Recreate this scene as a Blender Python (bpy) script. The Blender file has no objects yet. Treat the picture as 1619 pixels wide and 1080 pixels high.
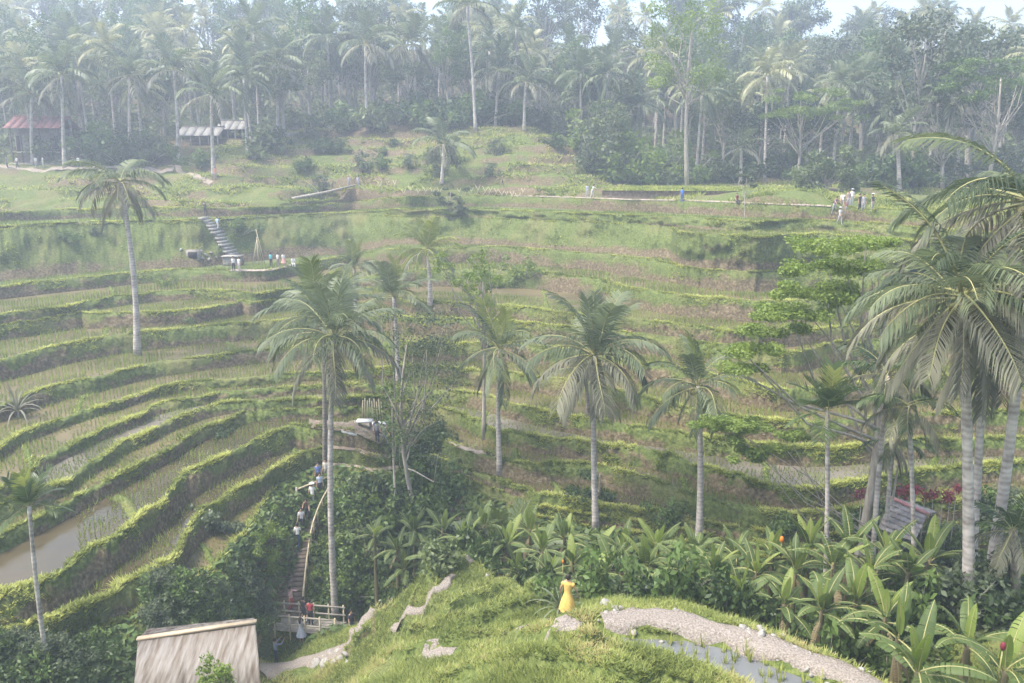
import bpy, bmesh, math, random
import numpy as np
from mathutils import Vector, Matrix, Euler

R = math.radians
sc = bpy.context.scene

# ------------------------------------------------------------------ camera, sky, sun, exposure
F, CX, CY = 1247.0, 809.5, 540.0          # focal length and centre in photo pixels
PITCH = R(12.5)
C_, S_ = math.cos(PITCH), math.sin(PITCH)
cam_d = bpy.data.cameras.new("camera")
cam_d.sensor_width = 36.0
cam_d.lens = 36.0 * F / 1619.0
cam_d.clip_start = 0.1
cam_d.clip_end = 3000
cam = bpy.data.objects.new("camera", cam_d)
sc.collection.objects.link(cam)
cam.location = (0, 0, 0)
cam.rotation_euler = (R(90) - PITCH, 0, 0)
sc.camera = cam

SUN_EL, SUN_AZ = R(62), R(-105)            # high, from the left, veiled by haze
sun_dir = Vector((math.sin(SUN_AZ) * math.cos(SUN_EL), math.cos(SUN_AZ) * math.cos(SUN_EL), math.sin(SUN_EL)))
world = bpy.data.worlds.new("World")
sc.world = world
world.use_nodes = True
wn = world.node_tree.nodes
sky = wn.new("ShaderNodeTexSky")
sky.sky_type = 'NISHITA'
sky.sun_disc = False
sky.sun_elevation = SUN_EL
sky.sun_rotation = SUN_AZ
sky.air_density = 1.2
sky.dust_density = 4.0
wn["Background"].inputs[1].default_value = 0.15
world.node_tree.links.new(sky.outputs[0], wn["Background"].inputs[0])
sun_d = bpy.data.lights.new("sun", 'SUN')
sun_d.energy = 2.5
sun_d.angle = R(14)
sun_d.color = (1.0, 0.95, 0.86)
sun = bpy.data.objects.new("sun", sun_d)
sc.collection.objects.link(sun)
sun.rotation_euler = sun_dir.to_track_quat('Z', 'Y').to_euler()
sc.view_settings.view_transform = 'Standard'
sc.view_settings.look = 'None'
sc.view_settings.gamma = 1.0
sc.view_settings.exposure = 1.5
sc.view_settings.use_curve_mapping = False
sc.cycles.max_bounces = 6
sc.cycles.diffuse_bounces = 2
sc.cycles.glossy_bounces = 2
sc.cycles.transmission_bounces = 3
sc.cycles.volume_bounces = 1
sc.cycles.transparent_max_bounces = 4
sc.cycles.use_denoising = True
HAZE_DENSITY = 0.0018

# ------------------------------------------------------------------ helpers
rng = np.random.default_rng(7)
rnd = random.Random(11)
COL = sc.collection

def uz(py): return -(np.asarray(py, float) - CY) / F * C_ - S_
def uY(py): return C_ - (np.asarray(py, float) - CY) / F * S_
def P(px, py, d):
    return Vector(((px - CX) / F * d, float(uY(py)) * d, float(uz(py)) * d))
def onZ(px, py, z):
    return P(px, py, z / float(uz(py)))

def tag(o, label=None, cat=None, group=None, kind=None):
    if label: o["label"] = label
    if cat: o["category"] = cat
    if group: o["group"] = group
    if kind: o["kind"] = kind
    return o
def empty(name, loc, rz=0.0):
    o = bpy.data.objects.new(name, None)
    COL.objects.link(o)
    o.location = loc
    o.rotation_euler = (0, 0, rz)
    o.empty_display_size = 0.2
    return o
def link(name, me, parent=None, loc=None, rot=None, scale=None):
    o = bpy.data.objects.new(name, me)
    COL.objects.link(o)
    if parent is not None: o.parent = parent
    if loc is not None: o.location = loc
    if rot is not None: o.rotation_euler = rot
    if scale is not None: o.scale = scale if hasattr(scale, '__len__') else (scale,) * 3
    return o

class MB:
    """collects quads and triangles and turns them into one mesh"""
    def __init__(s): s.v = []; s.q = []; s.t = []; s.qm = []; s.tm = []; s.a = []; s.n = 0
    def add(s, V, Q=None, T=None, var=None, m=0):
        V = np.asarray(V, float).reshape(-1, 3)
        s.v.append(V)
        if Q is not None and len(Q):
            Q = np.asarray(Q, int).reshape(-1, 4); s.q.append(Q + s.n); s.qm.append(np.full(len(Q), m))
        if T is not None and len(T):
            T = np.asarray(T, int).reshape(-1, 3); s.t.append(T + s.n); s.tm.append(np.full(len(T), m))
        if var is None: var = 0.5
        s.a.append(np.broadcast_to(np.asarray(var, float), (len(V),)))
        s.n += len(V)
    def mesh(s, name, mats, smooth=False):
        V = np.concatenate(s.v)
        Q = np.concatenate(s.q) if s.q else np.zeros((0, 4), int)
        T = np.concatenate(s.t) if s.t else np.zeros((0, 3), int)
        mi = np.concatenate([np.concatenate(s.qm) if s.qm else np.zeros(0), np.concatenate(s.tm) if s.tm else np.zeros(0)]).astype(np.int32)
        me = bpy.data.meshes.new(name)
        nl = Q.size + T.size
        me.vertices.add(len(V)); me.loops.add(nl); me.polygons.add(len(Q) + len(T))
        me.vertices.foreach_set("co", V.astype(np.float32).ravel())
        me.loops.foreach_set("vertex_index", np.concatenate([Q.ravel(), T.ravel()]).astype(np.int32))
        ls = np.concatenate([np.arange(len(Q)) * 4, Q.size + np.arange(len(T)) * 3]).astype(np.int32)
        me.polygons.foreach_set("loop_start", ls)
        me.polygons.foreach_set("material_index", mi)
        if smooth: me.polygons.foreach_set("use_smooth", np.ones(len(ls), bool))
        at = me.attributes.new("var", 'FLOAT', 'POINT')
        at.data.foreach_set("value", np.concatenate(s.a).astype(np.float32))
        me.update(calc_edges=True)
        me.validate()
        for m in (mats if isinstance(mats, (list, tuple)) else [mats]): me.materials.append(m)
        return me
    # shapes
    def box(s, c, size, rot=None, m=0, var=.5, taper=1.0):
        h = np.array(size) / 2.0
        V = np.array([[x, y, z] for z in (-1, 1) for y in (-1, 1) for x in (-1, 1)], float)
        V[4:, :2] *= taper
        V = V * h
        if rot is not None:
            M = np.array(rot if isinstance(rot, Matrix) else Euler(rot).to_matrix())
            V = V @ M.T
        s.add(V + np.array(c), [(0, 2, 3, 1), (4, 5, 7, 6), (0, 1, 5, 4), (2, 6, 7, 3), (0, 4, 6, 2), (1, 3, 7, 5)], m=m, var=var)
    def tube(s, pts, rad, sides=7, m=0, var=.5, cap=True):
        pts = np.asarray([tuple(p) for p in pts], float)
        n = len(pts)
        rad = np.broadcast_to(np.asarray(rad, float), (n,))
        tg = np.gradient(pts, axis=0)
        tg /= np.linalg.norm(tg, axis=1)[:, None] + 1e-9
        up = np.array([0, 0, 1.0]) if abs(tg[0][2]) < .9 else np.array([1.0, 0, 0])
        V = []
        for i in range(n):
            a = np.cross(tg[i], up); a /= np.linalg.norm(a) + 1e-9
            b = np.cross(a, tg[i]); up = b
            an = np.arange(sides) * 2 * np.pi / sides
            V.append(pts[i] + rad[i] * (np.cos(an)[:, None] * a + np.sin(an)[:, None] * b))
        V = np.concatenate(V)
        Q = []
        for i in range(n - 1):
            for k in range(sides):
                k2 = (k + 1) % sides
                Q.append((i * sides + k, i * sides + k2, (i + 1) * sides + k2, (i + 1) * sides + k))
        T = []
        if cap:
            V = np.concatenate([V, pts[:1], pts[-1:]])
            for k in range(sides):
                k2 = (k + 1) % sides
                T.append((n * sides, k2, k)); T.append((n * sides + 1, (n - 1) * sides + k, (n - 1) * sides + k2))
        s.add(V, Q, T, m=m, var=var)
    def ball(s, c, r, nu=8, nv=5, m=0, var=.5, squash=(1, 1, 1)):
        V = []; Q = []; T = []
        for j in range(1, nv):
            ph = math.pi * j / nv
            for i in range(nu):
                th = 2 * math.pi * i / nu
                V.append((math.sin(ph) * math.cos(th), math.sin(ph) * math.sin(th), math.cos(ph)))
        V += [(0, 0, 1), (0, 0, -1)]
        for j in range(nv - 2):
            for i in range(nu):
                i2 = (i + 1) % nu
                Q.append((j * nu + i, (j + 1) * nu + i, (j + 1) * nu + i2, j * nu + i2))
        top = len(V) - 2; b = (nv - 2) * nu
        for i in range(nu):
            i2 = (i + 1) % nu
            T.append((top, i, i2)); T.append((top + 1, b + i2, b + i))
        s.add(np.array(V) * r * np.array(squash) + np.array(c), Q, T, m=m, var=var)
    def grid(s, V, nr, nc, mask=None, m=0, var=None):
        """V is (nr*nc,3) row-major"""
        idx = np.arange(nr * nc).reshape(nr, nc)
        Q = np.stack([idx[:-1, :-1], idx[:-1, 1:], idx[1:, 1:], idx[1:, :-1]], -1).reshape(-1, 4)
        if mask is not None: Q = Q[np.asarray(mask).ravel()]
        s.add(V, Q, m=m, var=var)

def hash2(ix, iy, seed):
    h = (ix * 374761393 + iy * 668265263 + seed * 974634777) & 0xFFFFFFFF
    h = ((h ^ (h >> 13)) * 1274126177) & 0xFFFFFFFF
    return ((h ^ (h >> 16)) & 0xFFFF) / 65535.0
def vnoise(x, y, seed=0):
    x = np.asarray(x, float); y = np.asarray(y, float)
    ix = np.floor(x).astype(np.int64); iy = np.floor(y).astype(np.int64)
    fx = x - ix; fy = y - iy
    fx = fx * fx * (3 - 2 * fx); fy = fy * fy * (3 - 2 * fy)
    a = hash2(ix, iy, seed); b = hash2(ix + 1, iy, seed); c = hash2(ix, iy + 1, seed); d = hash2(ix + 1, iy + 1, seed)
    return (a * (1 - fx) + b * fx) * (1 - fy) + (c * (1 - fx) + d * fx) * fy - .5
def fbm(x, y, seed=0, o=3):
    r = 0; a = 1.0
    for k in range(o):
        r = r + a * vnoise(np.asarray(x) * 2 ** k, np.asarray(y) * 2 ** k, seed + k); a *= .5
    return r

# ------------------------------------------------------------------ materials
def new_mat(name):
    m = bpy.data.materials.new(name); m.use_nodes = True
    nt = m.node_tree
    return m, nt, nt.nodes, nt.links, nt.nodes["Principled BSDF"]
def ramp(N, stops, interp='LINEAR'):
    r = N.new("ShaderNodeValToRGB"); e = r.color_ramp.elements
    r.color_ramp.interpolation = interp
    while len(e) < len(stops): e.new(0.5)
    for k, (p, c) in enumerate(stops):
        e[k].position = p; e[k].color = (*c, 1)
    return r
def noise_node(N, L, scale, detail=3, coord=None, rough=.55):
    n = N.new("ShaderNodeTexNoise"); n.inputs["Scale"].default_value = scale
    n.inputs["Detail"].default_value = detail; n.inputs["Roughness"].default_value = rough
    if coord is not None: L.new(coord, n.inputs["Vector"])
    return n
def simple(name, stops, scale=4.0, rough=.8, bump=0.0, spec=.3, obj_coords=True, detail=4, stretch=None):
    m, nt, N, L, B = new_mat(name)
    tc = N.new("ShaderNodeTexCoord"); co = tc.outputs["Object"]
    if stretch:
        mp = N.new("ShaderNodeMapping"); mp.inputs["Scale"].default_value = stretch
        L.new(co, mp.inputs[0]); co = mp.outputs[0]
    n = noise_node(N, L, scale, detail, co)
    r = ramp(N, stops); L.new(n.outputs[0], r.inputs[0]); L.new(r.outputs[0], B.inputs["Base Color"])
    B.inputs["Roughness"].default_value = rough
    B.inputs["Specular IOR Level"].default_value = spec
    if bump:
        b = N.new("ShaderNodeBump"); b.inputs["Strength"].default_value = bump; b.inputs["Distance"].default_value = .05
        L.new(n.outputs[0], b.inputs["Height"]); L.new(b.outputs[0], B.inputs["Normal"])
    return m
def flat(name, c, rough=.7):
    return simple(name, [(.3, tuple(x * .82 for x in c)), (.7, tuple(min(1, x * 1.12) for x in c))], 6, rough)
def leafmat(name, dark, light, trans=.3, rough=.45, spec=.35, dry=None):
    """leaf colour from a per-leaf value and a per-plant random value, part of the light passing through"""
    m, nt, N, L, B = new_mat(name)
    at = N.new("ShaderNodeAttribute"); at.attribute_name = "var"
    oi = N.new("ShaderNodeObjectInfo")
    ad = N.new("ShaderNodeMath"); ad.operation = 'MULTIPLY_ADD'; ad.inputs[1].default_value = .35
    L.new(oi.outputs["Random"], ad.inputs[0])
    sb = N.new("ShaderNodeMath"); sb.operation = 'MULTIPLY_ADD'; sb.inputs[1].default_value = .8; sb.inputs[2].default_value = -.08
    L.new(at.outputs["Fac"], sb.inputs[0]); L.new(sb.outputs[0], ad.inputs[2])
    st = [(.0, dark), (.75, light)]
    if dry: st = [(.0, dark), (.7, light), (.9, dry)]
    r = ramp(N, st); L.new(ad.outputs[0], r.inputs[0])
    L.new(r.outputs[0], B.inputs["Base Color"])
    B.inputs["Roughness"].default_value = rough
    B.inputs["Specular IOR Level"].default_value = spec
    t = N.new("ShaderNodeBsdfTranslucent")
    hs = N.new("ShaderNodeHueSaturation"); hs.inputs["Saturation"].default_value = 1.1; hs.inputs["Value"].default_value = 1.25
    L.new(r.outputs[0], hs.inputs["Color"]); L.new(hs.outputs[0], t.inputs[0])
    mx = N.new("ShaderNodeMixShader"); mx.inputs[0].default_value = trans
    L.new(B.outputs[0], mx.inputs[1]); L.new(t.outputs[0], mx.inputs[2])
    L.new(mx.outputs[0], N["Material Output"].inputs[0])
    return m

def bank_mat(name):
    """terrace bank: 'var' says how much grass (1) or bare cut soil (0)"""
    m, nt, N, L, B = new_mat(name)
    tc = N.new("ShaderNodeTexCoord"); co = tc.outputs["Object"]
    at = N.new("ShaderNodeAttribute"); at.attribute_name = "var"
    n1 = noise_node(N, L, .9, 5, co); n2 = noise_node(N, L, 5, 4, co); n3 = noise_node(N, L, .22, 3, co)
    soil = ramp(N, [(.3, (.062, .048, .028)), (.5, (.13, .102, .058)), (.66, (.215, .172, .105)), (.8, (.32, .265, .18))]); L.new(n2.outputs[0], soil.inputs[0])
    grass = ramp(N, [(.28, (.048, .064, .018)), (.5, (.095, .125, .032)), (.72, (.17, .195, .06))]); L.new(n2.outputs[0], grass.inputs[0])
    dry = ramp(N, [(.3, (.10, .105, .035)), (.7, (.20, .185, .075))]); L.new(n2.outputs[0], dry.inputs[0])
    g2 = N.new("ShaderNodeMix"); g2.data_type = 'RGBA'
    r3 = ramp(N, [(.50, (0, 0, 0)), (.66, (.75, .75, .75))]); L.new(n3.outputs[0], r3.inputs[0])
    L.new(r3.outputs[0], g2.inputs[0]); L.new(grass.outputs[0], g2.inputs[6]); L.new(dry.outputs[0], g2.inputs[7])
    # grass factor = smoothstep(var + noise)
    ma = N.new("ShaderNodeMath"); ma.operation = 'MULTIPLY_ADD'; ma.inputs[1].default_value = 1.1
    L.new(n1.outputs[0], ma.inputs[0]); L.new(at.outputs["Fac"], ma.inputs[2])
    rr = ramp(N, [(.42, (0, 0, 0)), (.60, (1, 1, 1))])
    mb = N.new("ShaderNodeMath"); mb.operation = 'MULTIPLY'; mb.inputs[1].default_value = .5
    L.new(ma.outputs[0], mb.inputs[0]); L.new(mb.outputs[0], rr.inputs[0])
    mx = N.new("ShaderNodeMix"); mx.data_type = 'RGBA'
    L.new(rr.outputs[0], mx.inputs[0]); L.new(soil.outputs[0], mx.inputs[6]); L.new(g2.outputs[2], mx.inputs[7])
    L.new(mx.outputs[2], B.inputs["Base Color"])
    B.inputs["Roughness"].default_value = .9; B.inputs["Specular IOR Level"].default_value = .15
    b = N.new("ShaderNodeBump"); b.inputs["Strength"].default_value = .7; b.inputs["Distance"].default_value = .12
    n4 = noise_node(N, L, 9, 4, co); L.new(n4.outputs[0], b.inputs["Height"]); L.new(b.outputs[0], B.inputs["Normal"])
    return m
def paddy_mat(name, mud, mud2, wet):
    """shallow muddy water: brown to olive, glossy, faintly rippled"""
    m, nt, N, L, B = new_mat(name)
    tc = N.new("ShaderNodeTexCoord"); co = tc.outputs["Object"]
    n1 = noise_node(N, L, .25, 4, co); n2 = noise_node(N, L, 3.0, 3, co)
    r = ramp(N, [(.35, mud), (.65, mud2)]); L.new(n1.outputs[0], r.inputs[0]); L.new(r.outputs[0], B.inputs["Base Color"])
    rg = ramp(N, [(.35, (wet,) * 3), (.65, (min(1, wet + .25),) * 3)]); L.new(n1.outputs[0], rg.inputs[0]); L.new(rg.outputs[0], B.inputs["Roughness"])
    B.inputs["Specular IOR Level"].default_value = .3
    b = N.new("ShaderNodeBump"); b.inputs["Strength"].default_value = .12; b.inputs["Distance"].default_value = .02
    L.new(n2.outputs[0], b.inputs["Height"]); L.new(b.outputs[0], B.inputs["Normal"])
    return m

M = {}
M['bank'] = bank_mat("grass_and_soil")
M['paddy'] = paddy_mat("muddy_paddy_water", (.085, .072, .030), (.150, .118, .058), .34)
M['paddy_green'] = paddy_mat("green_paddy", (.085, .105, .032), (.13, .15, .055), .5)
M['mudwet'] = paddy_mat("grey_wet_mud", (.10, .085, .065), (.17, .15, .12), .3)
M['pond'] = paddy_mat("silty_paddy_water", (.10, .105, .105), (.145, .15, .15), .03)
M['paddy_wet'] = paddy_mat("brown_pond_water", (.055, .045, .024), (.085, .068, .038), .02)
M['tuft'] = leafmat("grass_blades", (.13, .165, .030), (.42, .44, .13), .4, .6, .2)
M['tuft_dry'] = leafmat("mixed_grass_blades", (.10, .135, .028), (.33, .37, .11), .4, .6, .2, dry=(.40, .35, .16))
M['rice'] = leafmat("rice_seedlings", (.12, .17, .03), (.27, .32, .09), .35, .5, .2)
M['gravel'] = simple("pale_gravel", [(.3, (.13, .11, .09)), (.5, (.235, .205, .175)), (.68, (.34, .305, .27))], 17, .95, 1.0, .1, detail=8)
M['stone'] = simple("grey_stone", [(.3, (.15, .135, .12)), (.7, (.32, .30, .27))], 5, .85, .5, .2)
M['palestone'] = simple("pale_stone", [(.3, (.20, .19, .17)), (.7, (.38, .36, .33))], 4, .85, .5, .2)
def trunk_mat(name, c1, c2, band=9.0):
    """pale palm trunk: ring scars, lichen blotches"""
    m, nt, N, L, B = new_mat(name)
    tc = N.new("ShaderNodeTexCoord"); co = tc.outputs["Object"]
    w = N.new("ShaderNodeTexWave"); w.bands_direction = 'Z'; w.inputs["Scale"].default_value = band / 6.28; w.inputs["Distortion"].default_value = 6; w.inputs["Detail"].default_value = 3
    L.new(co, w.inputs["Vector"])
    n = noise_node(N, L, 2.2, 4, co)
    mm = N.new("ShaderNodeMath"); mm.operation = 'MULTIPLY_ADD'; mm.inputs[1].default_value = .13
    L.new(w.outputs["Fac"], mm.inputs[0]); L.new(n.outputs[0], mm.inputs[2])
    r = ramp(N, [(.34, c1), (.72, c2)]); L.new(mm.outputs[0], r.inputs[0]); L.new(r.outputs[0], B.inputs["Base Color"])
    B.inputs["Roughness"].default_value = .85
    b = N.new("ShaderNodeBump"); b.inputs["Strength"].default_value = .5; b.inputs["Distance"].default_value = .03
    L.new(mm.outputs[0], b.inputs["Height"]); L.new(b.outputs[0], B.inputs["Normal"])
    return m
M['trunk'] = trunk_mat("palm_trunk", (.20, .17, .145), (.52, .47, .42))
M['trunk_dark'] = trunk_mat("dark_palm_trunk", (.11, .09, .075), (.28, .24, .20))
M['bark'] = simple("pale_bark", [(.3, (.22, .19, .155)), (.7, (.44, .40, .34))], 3, .85, .4, .2, stretch=(2, 2, .5))
M['frond'] = leafmat("palm_leaf", (.070, .098, .050), (.185, .22, .12), .34, .5, .35)
M['frond_yellow'] = leafmat("young_palm_leaf", (.13, .17, .040), (.28, .31, .09), .4, .42, .4)
M['frond_old'] = leafmat("old_palm_leaf", (.105, .112, .075), (.25, .245, .175), .28, .6, .25)
M['frond_dark'] = leafmat("dark_palm_leaf", (.035, .062, .022), (.085, .13, .045), .25, .4, .45)
M['rachis'] = simple("leaf_stalk", [(.3, (.22, .22, .09)), (.7, (.36, .34, .15))], 3, .6)
M['banana'] = leafmat("banana_leaf", (.045, .075, .020), (.125, .175, .055), .36, .55, .28)
M['banana_young'] = leafmat("young_banana_leaf", (.15, .21, .04), (.25, .31, .08), .45, .5, .28)
M['banana_dry'] = leafmat("dry_banana_leaf", (.20, .15, .085), (.36, .29, .18), .25, .7, .2)
M['stem'] = simple("banana_stem", [(.3, (.075, .085, .035)), (.55, (.17, .14, .075)), (.75, (.24, .19, .12))], 5, .6, .2, .3, stretch=(2, 2, .4))
M['leaf'] = leafmat("broad_leaf", (.045, .080, .020), (.125, .19, .05), .32, .5, .35)
M['leaf_bright'] = leafmat("bright_leaf", (.10, .155, .028), (.22, .29, .065), .4, .5, .3)
M['leaf_grey'] = leafmat("greyish_leaf", (.055, .075, .042), (.13, .16, .085), .28, .55, .3)
M['leaf_forest'] = leafmat("forest_leaf", (.055, .085, .028), (.17, .21, .085), .3, .5, .35)
M['leaf_dark'] = leafmat("dark_leaf", (.025, .048, .014), (.075, .12, .032), .28, .45, .4)
M['red_leaf'] = leafmat("red_leaf", (.11, .022, .032), (.26, .042, .062), .35, .5, .3)
M['coconut'] = simple("coconut", [(.3, (.10, .12, .035)), (.7, (.26, .22, .08))], 3, .55)
M['orange'] = leafmat("orange_flower", (.60, .16, .02), (.75, .28, .04), .3)
M['frond_sunlit_tint'] = leafmat("sunlit_palm_leaf", (.15, .17, .085), (.36, .36, .20), .34, .45, .4)  # sunlit highlights of the forest fronds put into a paler leaf colour
# ------------------------------------------------------------------ terrace lines: top edge of every bund as seen, each at one level
LS = [
 [(-500,352),(0,338),(100,333),(230,330),(330,331),(400,330),(480,327),(560,322)],
 [(-500,385),(0,360),(130,353),(240,350),(310,349),(400,343),(480,340),(560,337)],
 [(-500,385.5),(0,360.5),(130,353.5),(240,350.5),(310,349.5),(400,343.5),(480,340.5),(560,337.5)],
 [(-500,520),(0,455),(60,448),(150,440),(220,432),(280,428),(370,430),(430,430),(465,421),(560,405)],
 [(-500,590),(0,500),(100,487),(180,472),(260,463),(300,461),(380,463),(400,468),(460,458),(560,445)],
 [(-500,592),(0,502),(100,490),(140,499),(240,497),(330,490),(375,482),(390,472),(460,460),(560,447)],
 [(-500,700),(0,573),(50,560),(90,550),(130,542),(230,527),(300,521),(350,516),(400,513),(460,507),(560,495)],
 [(-500,790),(0,645),(37,631),(77,616),(118,606),(160,599),(210,586),(237,579),(262,574),(321,567),(370,560),(400,558),(440,554),(560,545)],
 [(-500,930),(-100,770),(0,715),(20,697),(60,680),(90,668),(130,655),(180,640),(220,628),(250,617),(300,606),(340,604),(400,600),(440,596),(560,590)],
 [(-500,1010),(-50,812),(30,762),(54,747),(59,737),(81,722),(118,705),(148,692),(200,668),(228,659),(240,646),(260,640),(330,630),(350,624),(400,620),(460,615),(560,612)],
 [(-500,1040),(0,805),(85,774),(106,769),(123,754),(133,744),(158,731),(178,715),(198,702),(215,697),(247,680),(272,668),(296,658),(333,646),(378,640),(440,636),(500,634),(560,632)],
 [(-500,1080),(0,855),(90,808),(120,793),(133,785),(153,774),(173,764),(190,754),(210,742),(235,730),(260,718),(280,708),(290,697),(321,680),(358,668),(383,655),(400,647),(460,642),(560,640)],
 [(-500,1110),(0,943),(60,927),(100,910),(143,873),(168,861),(190,848),(207,835),(222,818),(247,806),(267,789),(277,767),(292,752),(321,737),(370,720),(400,702),(440,685),(470,674),(540,682),(590,690)],
 [(-500,1190),(0,1010),(150,960),(230,915),(272,893),(285,875),(290,855),(300,835),(320,812),(364,784),(399,768),(433,746),(468,724),(512,712),(560,712),(600,708)],
 [(-500,1260),(0,1060),(200,985),(300,930),(350,890),(390,840),(420,790),(451,756),(473,746),(512,736),(547,733),(596,728),(616,721)]]
RS = [
 [(640,313),(700,311),(800,311),(900,314),(1000,318),(1080,319),(1200,324),(1300,328),(1450,335),(1619,345),(2100,372)],
 [(640,333),(760,333),(840,336),(930,340),(1020,343),(1080,346),(1200,353),(1290,347),(1350,352),(1450,362),(1619,375),(2100,410)],
 [(640,333.5),(760,333.5),(840,336.5),(930,340.5),(1020,343.5),(1055,352),(1070,370),(1120,374),(1200,377),(1290,372),(1450,385),(1619,400),(2100,440)],
 [(640,396),(800,392),(860,397),(950,405),(1010,410),(1060,418),(1150,427),(1200,430),(1300,428),(1450,420),(1619,417),(2100,470)],
 [(640,430),(700,428),(800,429),(870,434),(950,444),(1000,458),(1080,470),(1200,480),(1350,476),(1450,470),(1619,470),(2100,530)],
 [(640,479),(690,479),(800,486),(880,496),(1000,508),(1200,533),(1350,518),(1619,518),(2100,575)],
 [(640,505),(700,505),(830,513),(1000,527),(1065,533),(1150,545),(1230,558),(1260,560),(1300,550),(1350,538),(1450,530),(1619,540),(2100,610)],
 [(640,545),(700,545),(830,548),(880,553),(1000,575),(1080,587),(1175,606),(1210,618),(1250,619),(1330,612),(1450,600),(1619,600),(2100,660)],
 [(640,582),(700,585),(750,588),(900,605),(1050,640),(1080,648),(1120,657),(1200,668),(1300,672),(1400,660),(1619,655),(2100,720)],
 [(640,615),(690,620),(760,626),(800,640),(860,655),(930,668),(1050,685),(1130,697),(1250,712),(1350,710),(1450,700),(1619,695),(2100,760)],
 [(640,632),(690,645),(740,662),(780,683),(850,695),(930,704),(1000,712),(1050,720),(1100,740),(1150,753),(1200,769),(1250,779),(1290,778),(1330,768),(1400,755),(1480,745),(1550,738),(1619,735),(2100,800)],
 [(640,670),(690,688),(705,702),(740,715),(790,727),(830,737),(930,736),(970,746),(1010,756),(1040,762),(1060,775),(1100,790),(1150,802),(1220,815),(1260,818),(1310,813),(1350,810),(1450,800),(1619,795),(2100,860)],
 [(640,712),(690,728),(740,748),(790,765),(850,785),(930,800),(1040,815),(1150,838),(1250,850),(1350,850),(1450,840),(1619,835),(2100,900)],
 [(640,722),(690,738),(740,758),(790,775),(850,795),(930,810),(1040,827),(1150,850),(1250,862),(1350,862),(1450,855),(1619,850),(2100,910)],
 [(640,728),(690,745),(740,766),(790,783),(850,803),(930,818),(1040,836),(1150,860),(1250,872),(1350,872),(1450,865),(1619,860),(2100,920)]]
ZL = [-5.1, -6.09, -6.3, -11.06, -12.1, -12.85, -13.95, -15.3, -16.2, -16.65, -17.1, -17.65, -18.25, -19.5, -20.6]
ZR = [-3.9, -5.21, -6.1, -9.15, -10.75, -12.3, -13.25, -14.65, -15.95, -17.0, -17.9, -18.8, -19.8, -20.3, -20.8]
NL = len(LS)
TW = 1.18
NC = 1300
TT = np.linspace(-TW, TW, NC)
def sm(a, b, x):
    x = np.clip((x - a) / (b - a), 0, 1); return x * x * (3 - 2 * x)
mixR = sm(-.215, -.13, TT)
ZI = np.array([zl + (zr - zl) * mixR for zl, zr in zip(ZL, ZR)])
DI = np.zeros((NL, NC))
for i in range(NL):
    tt = []; dd = []
    for side, z in ((LS[i], ZL[i]), (RS[i], ZR[i])):
        # rounder outline: resample finely, then smooth
        for k, (px, py) in enumerate(side):
            d = z / float(uz(py)); Y = d * float(uY(py)); tt.append((px - CX) / F * d / Y); dd.append(Y)
    o = np.argsort(tt); tt = np.array(tt)[o]; dd = np.array(dd)[o]
    y = np.interp(TT, tt, dd)
    k = np.exp(-.5 * (np.arange(-8, 9) / 3.2) ** 2); k /= k.sum()
    y = np.convolve(np.pad(y, 8, mode='edge'), k, 'valid')
    y += .42 * fbm(TT * 55, np.full(NC, i * 7.3), 3) + .22 * fbm(TT * 190, np.full(NC, i * 3.1), 9)
    DI[i] = y
for i in range(1, NL):
    DI[i] = np.minimum(DI[i], DI[i - 1] - .45)
kk = np.exp(-.5 * (np.arange(-40, 41) / 14.0) ** 2); kk /= kk.sum()
DSM = np.array([np.convolve(np.pad(d, 40, mode='edge'), kk, 'valid') for d in DI]); DSM = np.clip(DSM, DI - .45, DI + .45)
RUN = np.zeros((NL, NC)); WB = np.zeros((NL, NC)); FOOT = np.zeros((NL, NC)); ZF = np.zeros((NL, NC))
for i in range(NL):
    if i < NL - 1:
        drop = ZI[i] - ZI[i + 1]; sep = DI[i] - DI[i + 1]; ZF[i] = ZI[i + 1]
    else:
        drop = np.full(NC, 4.2); sep = np.full(NC, 9.0); ZF[i] = ZI[i] - 4.2
    RUN[i] = np.minimum(np.maximum(.58 * drop, .2), .72 * sep)
    if i == NL - 1: RUN[i] = 4.5
    if i in (1, 2): RUN[i] = np.minimum(.8 * drop + .1, .82 * sep)
    RUN[i] *= 1 + (.22 if i not in (1, 2) else .02) * fbm(TT * 30, np.full(NC, i * 5.7), 21)
    FOOT[i] = np.minimum(DSM[i] - RUN[i], DI[i] - .12)
    if i < NL - 1: FOOT[i] = np.maximum(FOOT[i], DI[i + 1] + .12)
    RUN[i] = DI[i] - FOOT[i]
for i in range(NL):
    up = FOOT[i - 1] if i > 0 else DI[0] + 2.2
    WB[i] = np.clip(up - DI[i] - .05, .06, .50 + .15 * fbm(TT * 30, np.full(NC, i * 2.2), 33))
PROF_Y = []; PROF_Z = []
for i in range(NL - 1, -1, -1):
    PROF_Y += [FOOT[i], DI[i], DI[i] + WB[i] * .8, DI[i] + WB[i]]
    PROF_Z += [ZF[i], ZI[i] + .14, ZI[i] + .17, ZI[i]]
PROF_Y = np.maximum.accumulate(np.array(PROF_Y), axis=0); PROF_Z = np.array(PROF_Z)

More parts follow.
